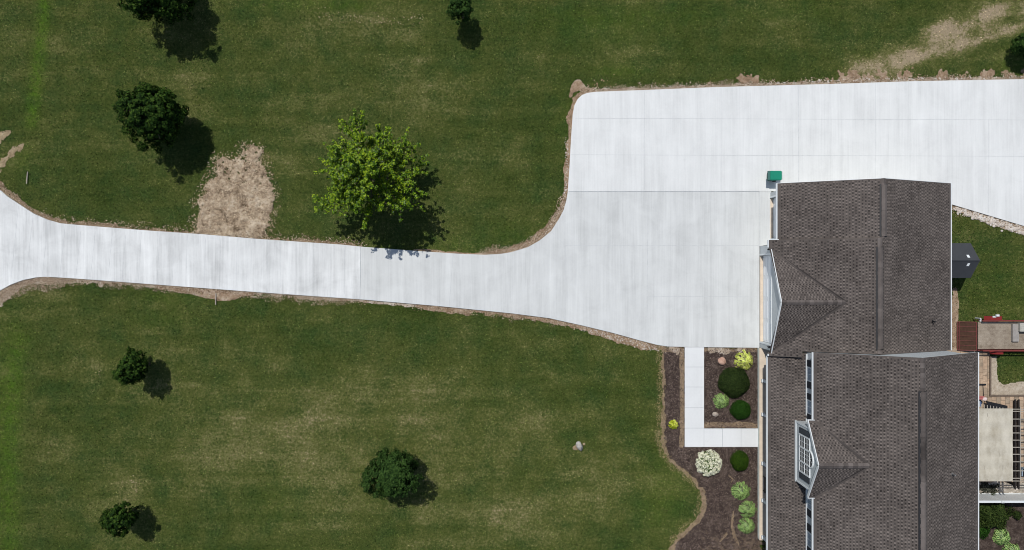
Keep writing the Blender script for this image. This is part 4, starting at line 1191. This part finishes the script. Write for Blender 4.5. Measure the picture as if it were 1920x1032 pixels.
# ------------------------------------------------------------------ small things outdoors
M['green_bin'] = plain('green_plastic', (0.004, 0.22, 0.135, 1), 0.4, 0.06, 4)
M['dark_bin'] = plain('dark_green_plastic', (0.045, 0.14, 0.125, 1), 0.45, 0.08, 4)
M['steel'] = plain('steel', (0.55, 0.57, 0.58, 1), 0.4, 0.08, 6)
X, Y, _ = P(1453, 330, 0.95)
bn = thing('trash_bin', (X, Y, ZS), 'green lidded wheeled trash bin on the concrete by the garage corner', 'trash bin')
b = MB()
b.add([(-.27, -.24, .06), (.24, -.24, .06), (.24, .24, .06), (-.27, .24, .06), (-.50, -.29, .92), (.32, -.29, .92), (.32, .29, .92), (-.50, .29, .92)],
      [(3, 2, 1, 0), (4, 5, 6, 7), (0, 1, 5, 4), (1, 2, 6, 5), (2, 3, 7, 6), (3, 0, 4, 7)])
b.box(-.52, .33, -.31, .31, .86, .90)
b.build('body', M['dark_bin'], bn, bevel=.02)
l = MB(); l.box(-.36, .41, -.31, .31, .91, .985); l.build('lid', M['green_bin'], bn, bevel=.05)
hh = MB(); hh.tube((.46, -.25, .93), (.46, .25, .93), .018, .018, 8)
for y in (-.25, 0, .25): hh.tube((.38, y, .93), (.46, y, .93), .016, .016, 6)
hh.build('handle', M['steel'], bn)
for y in (-.27, .27):
    w = MB(); w.tube((.20, y - .03, .12), (.20, y + .03, .12), .12, .12, 14); w.build('wheel', M['black'], bn)

M['shed_roof'] = plain('shed_roof', (0.040, 0.043, 0.048, 1), 0.6, 0.12, 2)
M['shed_wall'] = plain('shed_wall', (0.055, 0.058, 0.062, 1), 0.7, 0.12, 2)
sh = thing('garden_shed', (28.6, 0.93, 0), 'dark grey plastic shed with gable roof against the back of the garage', 'shed')
w = MB(); w.box(-1.05, .80, -1.0, 1.0, 0, 1.85); w.add([(.80, -1.0, 1.851), (.80, 1.0, 1.851), (.80, 0, 2.28)], [(0, 1, 2)]); w.build('wall', M['shed_wall'], sh)
rf = MB()
for sgn in (1, -1):
    v = [(-1.12, sgn * 1.12, 1.86), (.95, sgn * 1.12, 1.86), (1.20, 0, 2.42), (-1.12, 0, 2.42)]
    vv = v + [(x, y, z - .05) for x, y, z in v]
    rf.add(vv, [(0, 1, 2, 3), (7, 6, 5, 4), (0, 4, 5, 1), (1, 5, 6, 2), (3, 7, 4, 0)])
for k in range(5): pass
rf.add([(-1.12, -.06, 2.405), (1.2, -.06, 2.405), (1.2, 0, 2.445), (-1.12, 0, 2.445), (-1.12, .06, 2.405), (1.2, .06, 2.405)], [(0, 1, 2, 3), (3, 2, 5, 4)])
rfo = rf.build('roof', M['shed_roof'], sh)
for sgn in (1, -1):
    s = MB(); z = lambda y: 2.42 - abs(y) * .5 + .012
    y0, y1 = sgn * .18, sgn * .36
    s.add([(.46, y0, z(y0)), (.62, y0, z(y0)), (.58, y1, z(y1)), (.42, y1, z(y1))], [(0, 1, 2, 3)]); s.add([(.46, y0, z(y0) - .02), (.62, y0, z(y0) - .02), (.58, y1, z(y1) - .02), (.42, y1, z(y1) - .02)], [(3, 2, 1, 0)])
    s.build('skylight', M['white'], sh)
d_ = MB(); d_.box(.801, .83, -.55, -.01, .08, 1.7); d_.box(.801, .83, .01, .55, .08, 1.7); d_.build('door', M['shed_roof'], sh)

# utility trailer
M['red'] = plain('red_paint', (0.19, 0.040, 0.034, 1), 0.45, 0.10, 4)
M['red_br'] = plain('bright_red_paint', (0.22, 0.024, 0.021, 1), 0.4, 0.08, 4)
M['planks'] = mat_soil('trailer_planks', lin(120, 106, 92, K), lin(158, 146, 130, K), lin(184, 172, 156, K), 4, .4)
M['rusty'] = plain('rusty_mesh', (0.060, 0.028, 0.016, 1), 0.9, 0.3, 6)
M['board'] = plain('grey_board', (0.30, 0.28, 0.26, 1), 0.9, 0.15, 5)
M['board2'] = plain('pale_board', (0.42, 0.41, 0.36, 1), 0.9, 0.12, 5)
X0 = P(1834, 0, .58)[0]; YT = P(0, 602, .9)[1]; YB = P(0, 658, .9)[1]; X1 = P(1990, 0, .58)[0]
TOR = (X0, (YT + YB) / 2, 0)
tl = thing('utility_trailer', TOR, 'red open utility trailer with grey plank floor and lowered ramp beside the house', 'trailer')
bed = MB(); n = 9; yb0, yb1 = YB + .08, YT - .08
for k in range(n):
    bed.box(X0, X1, yb0 + (yb1 - yb0) * k / n, yb0 + (yb1 - yb0) * (k + 1) / n - .008, .52 + .002 * (k % 2), .575 + .002 * (k % 2))
bed.build('plank_floor', M['planks'], tl, TOR)
for y, nm in ((YT, 0), (YB, 1)):
    r_ = MB(); r_.box(X0 + .12, X1, y - .04, y + .04, .86, .92); r_.box(X0, X1, y - .03, y + .03, .42, .56)
    for k in range(6):
        x = X0 + .15 + k * (X1 - X0 - .2) / 5; r_.box(x - .03, x + .03, y - .03, y + .03, .561, .859)
    r_.build('side_rail', M['red'], tl, TOR)
def ring(px0, px1, y, out, z):
    m = MB(); x0 = P(px0, 0, z)[0]; x1 = P(px1, 0, z)[0]; s = 1 if out > 0 else -1
    ya, yb = y + s * .045, y + out
    prof = [(x0, z - .28), (x0 + .28, z), (x1 - .12, z), (x1, z - .12)]
    v = [(x, ya, zz) for x, zz in prof] + [(x, yb, zz) for x, zz in prof]
    v += [(x, a_, zz - .02) for (x, a_, zz) in v]
    m.add(v, [(0, 1, 5, 4), (1, 2, 6, 5), (2, 3, 7, 6), (8, 12, 13, 9), (9, 13, 14, 10), (10, 14, 15, 11)])
    m.build('fender', M['red_br'], tl, TOR)
    xc = (x0 + x1) / 2 + .05
    w = MB(); w.tube((xc, ya + s * .06, .33), (xc, ya + s * .25, .33), .31, .31, 18); w.build('wheel', M['black'], tl, TOR)
ring(1850, 1881.5, YT, .30, .72); ring(1861, 1884, YB, -.26, .72)
gt = MB(); XL = P(1795, 0, .1)[0]; ya, yb = P(0, 657, .3)[1], P(0, 604, .3)[1]
def gz(x): return .12 + (.50 - .12) * (x - XL) / (X0 - XL)
def gbar(x0, y0, x1, y1, w=.05): gt.beam((x0, y0, gz(x0)), (x1, y1, gz(x1)), w, .05)
gbar(XL, ya, XL, yb); gbar(XL + .10, ya, XL + .10, yb, .03); gbar(X0 - .05, ya, X0 - .05, yb, .06); gbar(XL, ya, X0 - .05, ya); gbar(XL, yb, X0 - .05, yb)
for k in range(1, 6): gbar(XL, ya + (yb - ya) * k / 6 + .003, X0 - .05, ya + (yb - ya) * k / 6 + .003, .022)
M['ramp_red'] = plain('dull_red_paint', (0.15, 0.040, 0.034, 1), 0.6, 0.2, 6)
rg = gt.build('ramp', M['ramp_red'], tl, TOR)
mm = MB(); mm.add([(XL + .02, ya, gz(XL) - .03), (X0 - .07, ya, gz(X0) - .03), (X0 - .07, yb, gz(X0) - .03), (XL + .02, yb, gz(XL) - .03)], [(0, 1, 2, 3)])
mm.build('ramp_mesh', M['rusty'], rg, TOR)
jk = MB(); jx, jy, _ = P(1836, 597.5, .7); jk.tube((jx, jy, .3), (jx, jy, .85), .05, .05, 8); jk.box(jx + .03, jx + .14, jy - .2, jy - .02, .6, .72); jk.build('tail_light', M['steel'], tl, TOR)
bx = MB(); q = P(1870.5, 592, .8); bx.box(q[0] - .10, q[0] + .10, q[1] - .06, q[1] + .07, .73, .84); bx.box(q[0] - .3, q[0] - .12, q[1] - .07, q[1] - .03, .73, .76)
bx.box(q[0] - .28, q[0] - .05, q[1] - .13, q[1] - .08, .722, .74)
tag(bx.build('box', M['white'], None, None), 'small white box left on the trailer fender', 'box')
l1 = MB(); a = P(1899, 641, .75); c = P(1911, 608, .75); l1.box(a[0], c[0], a[1], c[1], .58, .75); l1.box(c[0] + .002, c[0] + .26, c[1] - .1, c[1] + .02, .58, .75)
tag(l1.build('board_stack', M['board'], None, None, .01), 'narrow stack of grey boards lying across the trailer floor', 'boards')
l2 = MB(); a = P(1913, 622, .95); c = P(1950, 606, .95); l2.box(a[0], c[0], a[1], c[1], .58, .95)
for k in range(4): l2.box(a[0] + .05, c[0] - .05, a[1] + .06 + k * .13, a[1] + .15 + k * .13, .951, .965)
tag(l2.build('crate', M['board2'], None, None), 'pale crate on the trailer at the right edge of the picture', 'crate')

# pergola with cloth canopy
M['stain'] = plain('dark_stain', (0.020, 0.015, 0.013, 1), 0.7, 0.25, 5)
M['slat'] = plain('pale_slat', (0.34, 0.31, 0.26, 1), 0.8, 0.15, 5)
def mat_cloth():
    t = NT('canopy_cloth', 0.9, 0.1)
    n = t.noise(0.9, 4, 0.6, t.mapping((2.2, .8, 1))); g = t.noise(7, 4, .7)
    f = t.math('ADD', t.math('MULTIPLY', n, .7), t.math('MULTIPLY', g, .3))
    t.color(t.ramp(f, [(0.32, lin(176, 168, 150, K)), (0.5, lin(200, 194, 178, K)), (0.7, lin(218, 212, 196, K))]))
    return t.m
M['cloth'] = mat_cloth()
PX0 = P(1826, 0, 2.6)[0]; PYN = P(0, 766, 2.6)[1]; PYS = P(0, 902, 2.6)[1]
pg = thing('pergola', (P(1868, 0, 2.5)[0], (PYN + PYS) / 2, 0.05), 'dark wooden pergola with pale slats over the patio', 'pergola')
PO = tuple(pg.location)
def ppart(m, n, mat): return m.build(n, M[mat], pg, PO)
zb = 2.30
bx0, bx1 = P(1899.5, 0, zb)[0], P(1906.2, 0, zb)[0]
yn_, ys_ = P(0, 751, zb)[1], P(0, 913, zb)[1]
for x in (bx0, bx1):
    m = MB(); m.add([(x - .025, yn_ + .10, zb + .2), (x + .06, yn_ + .10, zb + .2), (x + .06, yn_ - .05, zb), (x - .025, yn_ - .05, zb), (x - .025, ys_ - .12, zb + .2), (x + .06, ys_ - .12, zb + .2), (x + .06, ys_ + .05, zb), (x - .025, ys_ + .05, zb)],
          [(0, 1, 5, 4), (3, 7, 6, 2), (0, 4, 7, 3), (1, 2, 6, 5), (0, 3, 2, 1), (4, 5, 6, 7)])
    ppart(m, 'beam', 'stain')
for py in (772, 900):
    y = P(0, py, 1.2)[1]; m = MB(); m.box((bx0 + bx1) / 2 - .05, (bx0 + bx1) / 2 + .08, y - .07, y + .07, 0.05, zb + .1); ppart(m, 'post', 'stain')
    m = MB(); m.box(28.0, 28.14, y - .07, y + .07, 0.05, zb + .1); ppart(m, 'post', 'stain')
for x in (28.0,):
    m = MB(); m.box(x - .03, x + .05, ys_, yn_, zb, zb + .2); ppart(m, 'beam', 'stain')
rpx = [767.5, 771.5, 786, 799, 812, 825.5, 839, 852, 866, 883, 897, 902]
for py in rpx:
    y = P(0, py, zb + .25)[1]; m = MB(); m.box(27.9, P(2010, 0, 2.5)[0], y - .02, y + .02, zb + .202, zb + .30); ppart(m, 'rafter', 'slat')
for k, px in enumerate([1840, 1845.5, 1851.3, 1857.2, 1863, 1868.8, 1874.6, 1880.4, 1892, 1913, 1930]):
    x = P(px, 0, 2.62)[0]; y0 = P(0, 758 + 0.12 * k * 8 if px < 1900 else 763, 2.62)[1]; m = MB()
    m.box(x - .022, x + .022, PYS + .02, y0, zb + .301, zb + .33); ppart(m, 'slat', 'slat')
nx, ny = 24, 40
V = []; F = []
X1c = P(1899.3, 0, 2.68)[0]
for i in range(nx + 1):
    for j in range(ny + 1):
        u, v = i / nx, j / ny
        x = PX0 + (X1c - PX0) * u; y = PYS + (PYN - PYS) * v
        z = 2.66 - .02 * math.sin(u * math.pi * 10) ** 2 - .012 * math.cos(v * math.pi * 11) + .01 * math.sin(u * 13 + v * 7)
        V.append((x, y + (.06 * (x > P(1845.6, 0, 2.68)[0]) * 0), z))
for i in range(nx):
    for j in range(ny):
        a = i * (ny + 1) + j
        if i < 8 and j < 1 and False: continue
        F.append((a, a + ny + 1, a + ny + 2, a + 1))
nV = len(V)
V += [(x, y, z - .008) for x, y, z in V]; F += [tuple(i + nV for i in f[::-1]) for f in F]
tag(mesh_obj('canopy', V, F, M['cloth'], None, True), 'beige cloth canopy stretched over the pergola slats', 'canopy')

# white vinyl fence
M['vinyl'] = plain('white_vinyl', (0.62, 0.64, 0.64, 1), 0.5, 0.05, 2)
fy = P(0, 926, 0)[1]
fe = thing('fence', (29, fy, 0), 'white vinyl privacy fence between the gravel and the planting bed', 'fence')
FO = (29, fy, 0)
FH = 1.75
fposts = [27.5, P(1880, 0, FH)[0], P(1880, 0, FH)[0] + 2.35, P(1880, 0, FH)[0] + 4.7]
for k in range(3):
    a, c = fposts[k] + .065, fposts[k + 1] - .065
    m = MB(); m.box(a, c, fy - .07, fy + .07, FH - .12, FH); m.build('top_rail', M['white'], fe, FO)
    n = 12
    m = MB()
    for q in range(n): m.box(a + (c - a) * q / n, a + (c - a) * (q + 1) / n - .006, fy - .02, fy + .02, .12, FH - .121)
    m.box(a, c, fy - .06, fy + .06, .04, .119)
    m.build('panel', M['vinyl'], fe, FO)
for x in fposts:
    m = MB(); m.box(x - .063, x + .063, fy - .064, fy + .064, 0, FH + .04); m.build('post', M['white'], fe, FO)
    m = MB(); m.add([(x - .085, fy - .085, FH + .041), (x + .085, fy - .085, FH + .041), (x + .085, fy + .085, FH + .041), (x - .085, fy + .085, FH + .041), (x, fy, FH + .13)], [(3, 2, 1, 0), (0, 1, 4), (1, 2, 4), (2, 3, 4), (3, 0, 4)])
    m.build('post_cap', M['white'], fe, FO)

# broom, chairs, bench, stakes
M['cushion_red'] = plain('faded_red_cloth', (0.44, 0.15, 0.14, 1), 0.9, 0.12, 6)
M['cushion_blue'] = plain('blue_cloth', (0.035, 0.085, 0.20, 1), 0.9, 0.15, 6)
M['pillow'] = plain('pale_pink_cloth', (0.66, 0.54, 0.52, 1), 0.9, 0.12, 9)
M['frame_blue'] = plain('blue_grey_frame', (0.30, 0.38, 0.46, 1), 0.5, 0.1, 4)
br = thing('push_broom', P(1841, 731, .1), 'dark headed push broom lying on the pavers by the house', 'broom')
m = MB(); m.box(-.24, .26, .30, .40, -.03, .06); m.build('head', M['black'], br, bevel=.015)
m = MB(); m.tube((.07, .30, .02), (.12, -.62, .02), .014, .014, 8); m.build('handle', M['stain'], br)

ch = thing('lounge_chair', (P(1838, 0, .5)[0], P(0, 751, .5)[1], .05), 'patio chair with faded red backrest and blue seat, half under the house eave', 'chair')
m = MB(); m.box(-.75, .18, .10, .22, .40, .80); m.box(-.75, .14, .225, .30, .42, .74); m.build('backrest', M['cushion_red'], ch, bevel=.03)
m = MB(); m.box(-.75, .10, -.42, .09, .36, .44); m.build('seat', M['cushion_blue'], ch, bevel=.02)
m = MB(); m.box(-.06, -.02, -.42, .09, .441, .47); m.build('seat_trim', M['white'], ch)
for x in (-.7, .1):
    for y in (-.36, .14):
        m = MB(); m.tube((x, y, 0), (x, y, .38), .022, .022, 8); m.build('leg', M['black'], ch)
pl = MB(); rock(pl, 0, 0, 0, .17, .13, .10, 8, .3, 3); po = pl.build('pillow', M['pillow'], None, smooth=True); po.location = (P(1848, 0, .9)[0], P(0, 749, .9)[1], .80)
tag(po, 'crumpled pale pink pillow on the end of the red chair back', 'pillow')
wedge_root = thing('shadow_wedge', (P(1856, 0, .4)[0], P(0, 757, .4)[1], .05), 'low dark patio table standing in for a shadow at the top corner of the canopy', 'wedge')  # black wedge on legs, added in place of a diagonal shadow
m = MB(); m.prism([(-.32, .20), (1.10, -.13), (1.10, -.40), (-.16, -.40)], .42, .46); m.build('wedge_top', M['black'], wedge_root)
for x, y in ((-.15, .08), (.95, -.18), (.95, -.36), (-.08, -.36)):
    m = MB(); m.tube((x, y, 0), (x, y, .42), .02, .02, 8); m.build('leg', M['black'], wedge_root)
c2 = thing('patio_chair', (P(1922, 0, .5)[0], P(0, 884, .5)[1], .05), 'blue grey framed chair with dark sling under the open pergola slats', 'chair')
m = MB(); m.box(-.32, .34, .22, .28, .4, .95); m.box(-.32, -.27, -.30, .219, .55, .62); m.box(.29, .34, -.30, .219, .55, .62)
for x in (-.295, .315):
    m.box(x - .024, x + .024, -.30, -.25, 0, .549); m.box(x - .024, x + .024, .23, .27, 0, .40)
m.build('frame', M['frame_blue'], c2)
m = MB(); m.box(-.265, .285, -.30, .21, .40, .44); m.build('seat', M['black'], c2)
pb = thing('porch_bench', (16.98, P(0, 909, .6)[1], .33), 'black bench on the front porch near the hostas', 'bench')
m = MB()
for k in range(4): m.box(-.34 + k * .12, -.23 + k * .12, -.53, .53, .40, .43)
m.build('seat', M['black'], pb)
m = MB()
for k in range(4): m.box(.14 + k * .02, .16 + k * .02, -.53, .53, .50 + k * .11, .59 + k * .11)
m.build('backrest', M['black'], pb)
for x in (-.28, .12):
    for y in (-.48, .48):
        m = MB(); m.box(x - .025, x + .025, y - .025, y + .025, 0, .399); m.build('leg', M['black'], pb)
M['weathered'] = plain('weathered_wood', (0.34, 0.30, 0.25, 1), 0.9, 0.2, 6)
def stake(px0, py0, px1, py1, z, label):
    a = P(px0, py0, .1); c = P(px1, py1, .1)
    m = MB(); m.beam((a[0], a[1], .06), (c[0], c[1], z), .065, .04)
    m.add([], []); o = m.build('wooden_stake', M['weathered'], None, bevel=.01); return tag(o, label, 'stake')
stake(51, 322, 50, 345, .12, 'weathered wooden stake lying in the grass near the driveway flare')
stake(404, 550, 404.5, 572, .12, 'pale wooden stake lying across the bare soil below the narrow driveway')

# ------------------------------------------------------------------ grass blades over the lawn
def grass(n):
    g = np.random.default_rng(77)
    x = g.uniform(-35.5, 35.5, n); y = g.uniform(-19.5, 19.5, n)
    keep = np.ones(n, dtype=bool)
    def out_poly(pts, pad=0.04):
        nonlocal keep
        keep &= poly_sd(x, y, P2(pts)) < -pad
    out_poly(N_EDGE_W + S_EDGE_W, .01); out_poly(N_EDGE_C + [(1424,358.5),(1500,358.5),(1500,652)] + S_EDGE_C, .01)
    out_poly(N_EDGE_N + S_PAD_E[::-1] + [(1740,368),(1735,358.5)], .01)
    out_poly([(1440,340),(1745,340),(1745,1100),(1424,1100),(1424,640),(1440,640)])
    out_poly([(1768,654),(1856,654),(1856,742),(2000,742),(2000,1100),(1768,1100)])
    out_poly(bed_out, -.10); out_poly([(1284,650),(1320,650),(1320,840),(1284,840)])
    for f, (x0, x1, y0, y1) in SOILS:
        m = (x > x0) & (x < x1) & (y > y0) & (y < y1) & keep
        idx = np.nonzero(m)[0]
        if len(idx):
            v = f(x[idx], y[idx])
            kill = v > np.abs(g.normal(size=len(idx))) * 0.19
            keep[idx[kill]] = False
    # thin out in the open turf at random so that the ground shows between
    x = x[keep]; y = y[keep]; n = len(x)
    th = g.uniform(0, 2 * math.pi, n); tilt = g.uniform(.25, 1.25, n); L = g.uniform(.06, .15, n); W = g.uniform(.020, .050, n)
    d = np.stack([np.cos(th) * np.sin(tilt), np.sin(th) * np.sin(tilt), np.cos(tilt)], 1)
    s = np.stack([-np.sin(th), np.cos(th), np.zeros(n)], 1)
    base = np.stack([x, y, np.full(n, -.01)], 1)
    mid = base + d * (L * .55)[:, None]; tip = base + d * L[:, None] - np.array([0, 0, 1]) * (L * .15)[:, None]
    V = np.stack([base - s * (W * .4)[:, None], mid + s * (W * .6)[:, None], tip, mid - s * (W * .6)[:, None]], 1).reshape(-1, 3)
    o = mesh_obj('grass', V, np.arange(4 * n).reshape(n, 4), M['blades'])
    attr_from_px(o, np.repeat(np.stack([x, y], 1), 4, axis=0))
    return tag(o, kind='stuff')
def mat_blades():
    t = NT('grass_blades', 0.85, 0.12)
    c, fine, grain = lawn_nodes(t)
    isl = t.island()
    v = t.ramp(isl, [(0.0, 0.42), (0.5, 0.95), (0.86, 1.6), (1.0, 2.7)])
    t.color(t.mix(1.0, c, v, 'MULTIPLY'))
    return t.m
M['blades'] = mat_blades()
grass(330000)

# ------------------------------------------------------------------ loose straw, dry blades and crumbs that blur the edges of bare ground
def litter(name, field, bbox, n, mat, lo, hi, L0, L1, W0, W1, seed, z=0.03):
    g = np.random.default_rng(seed)
    x0, x1, y0, y1 = bbox
    x = g.uniform(x0, x1, n); y = g.uniform(y0, y1, n)
    v = field(x, y)
    p = np.clip((v - lo) / (hi - lo), 0, 1)
    k = g.random(n) < p
    for pts in (N_EDGE_W + S_EDGE_W, N_EDGE_C + [(1424,358.5),(1500,358.5),(1500,652)] + S_EDGE_C, N_EDGE_N + S_PAD_E[::-1] + [(1740,368),(1735,358.5)]):
        k &= poly_sd(x, y, P2(pts)) < -0.02
    x = x[k]; y = y[k]; n = len(x)
    th = g.uniform(0, 2 * math.pi, n); L = g.uniform(L0, L1, n); W = g.uniform(W0, W1, n); tz = g.normal(size=n) * .25
    d = np.stack([np.cos(th), np.sin(th), tz], 1); sd = np.stack([-np.sin(th), np.cos(th), g.normal(size=n) * .3], 1)
    c = np.stack([x, y, z + g.uniform(0, .06, n)], 1)
    V = np.stack([c - d * L[:, None] / 2, c - sd * W[:, None] / 2, c + d * L[:, None] / 2, c + sd * W[:, None] / 2], 1).reshape(-1, 3)
    o = mesh_obj(name, V, np.arange(4 * n).reshape(n, 4), mat)
    return tag(o, kind='stuff')
def mat_bits(name, a, b, c):
    t = NT(name, 0.9, 0.1)
    t.color(t.ramp(t.island(), [(0.0, a), (0.5, b), (1.0, c)]))
    return t.m
M['bits_straw'] = mat_bits('straw_bits', lin(120, 96, 74, K), lin(196, 172, 142, K), lin(240, 222, 194, K))
M['bits_soil'] = mat_bits('soil_bits', lin(96, 78, 60, K), lin(170, 146, 120, K), lin(222, 206, 184, K))
M['bits_dry'] = mat_bits('dry_bits', lin(92, 88, 52, K), lin(140, 128, 86, K), lin(196, 178, 138, K))
M['bits_mulch'] = mat_bits('mulch_bits', lin(40, 31, 29, K), lin(84, 70, 66, K), lin(158, 142, 132, K))
def ssd(x, y): return poly_sd(x, y, straw_poly)
litter('straw_bits', ssd, bb([(366,446),(516,270)], 1.0), 11000, M['bits_straw'], -0.60, 0.35, .06, .20, .02, .05, 301, .07)
for k_, (f_, b_) in enumerate(SOILS):
    pass
def edge_f(pts): 
    q = P2(pts)
    return lambda x, y: -seg_dist(x, y, q)[0] + .35 * fbm(x * 1.6, y * 1.6, 33, 4) - .06
for pts_, r_, n_, sd_ in (([p for p in S_EDGE_W if -40 < p[0] < 110][::-1], 1.0, 16000, 311), ([p for p in S_EDGE_W if p[0] > 80][::-1], .55, 26000, 312), (e2, .42, 15000, 313), (e3[:9], .55, 20000, 314), (N_EDGE_N[6:-1], .50, 26000, 315), (w1, .62, 26000, 316), ([(1785,384),(1835,400),(1920,426)], .6, 6000, 317)):
    litter('soil_bits', edge_f(pts_), bb(pts_, 1.2), int(n_ * 1.5), M['bits_soil'], -r_, -r_ * .25, .04, .13, .025, .06, sd_, .03)
litter('dry_grass_bits', edge_f([(p[0] - 3, p[1]) for p in bed_out[:17]]), bb(bed_out[:17], .6), 60000, M['bits_dry'], -.34, -.05, .06, .14, .015, .03, 321, .03)
litter('bark_bits', lambda x, y: poly_sd(x, y, bi), bb(bed_in, .1), 26000, M['bits_mulch'], -.15, .2, .04, .12, .02, .045, 322, .05)
litter('dry_grass_bits', (lambda x, y: np.maximum.reduce([-seg_dist(x, y, P2([(600,28),(640,32),(690,34),(740,44),(790,30)]))[0] + .35 + .5 * fbm(x * 3, y * 3, 64, 3), .35 - np.hypot(x - P(186,696)[0], y - P(186,696)[1]) + .4 * fbm(x * 4, y * 4, 65, 3), .6 - np.hypot(x - P(250,908)[0], y - P(250,908)[1]) + .5 * fbm(x * 4, y * 4, 66, 3)])), (P(140,0)[0], P(820,0)[0], P(0,950)[1], P(0,10)[1]), 90000, M['bits_straw'], 0.0, .9, .06, .14, .02, .04, 323, .05)
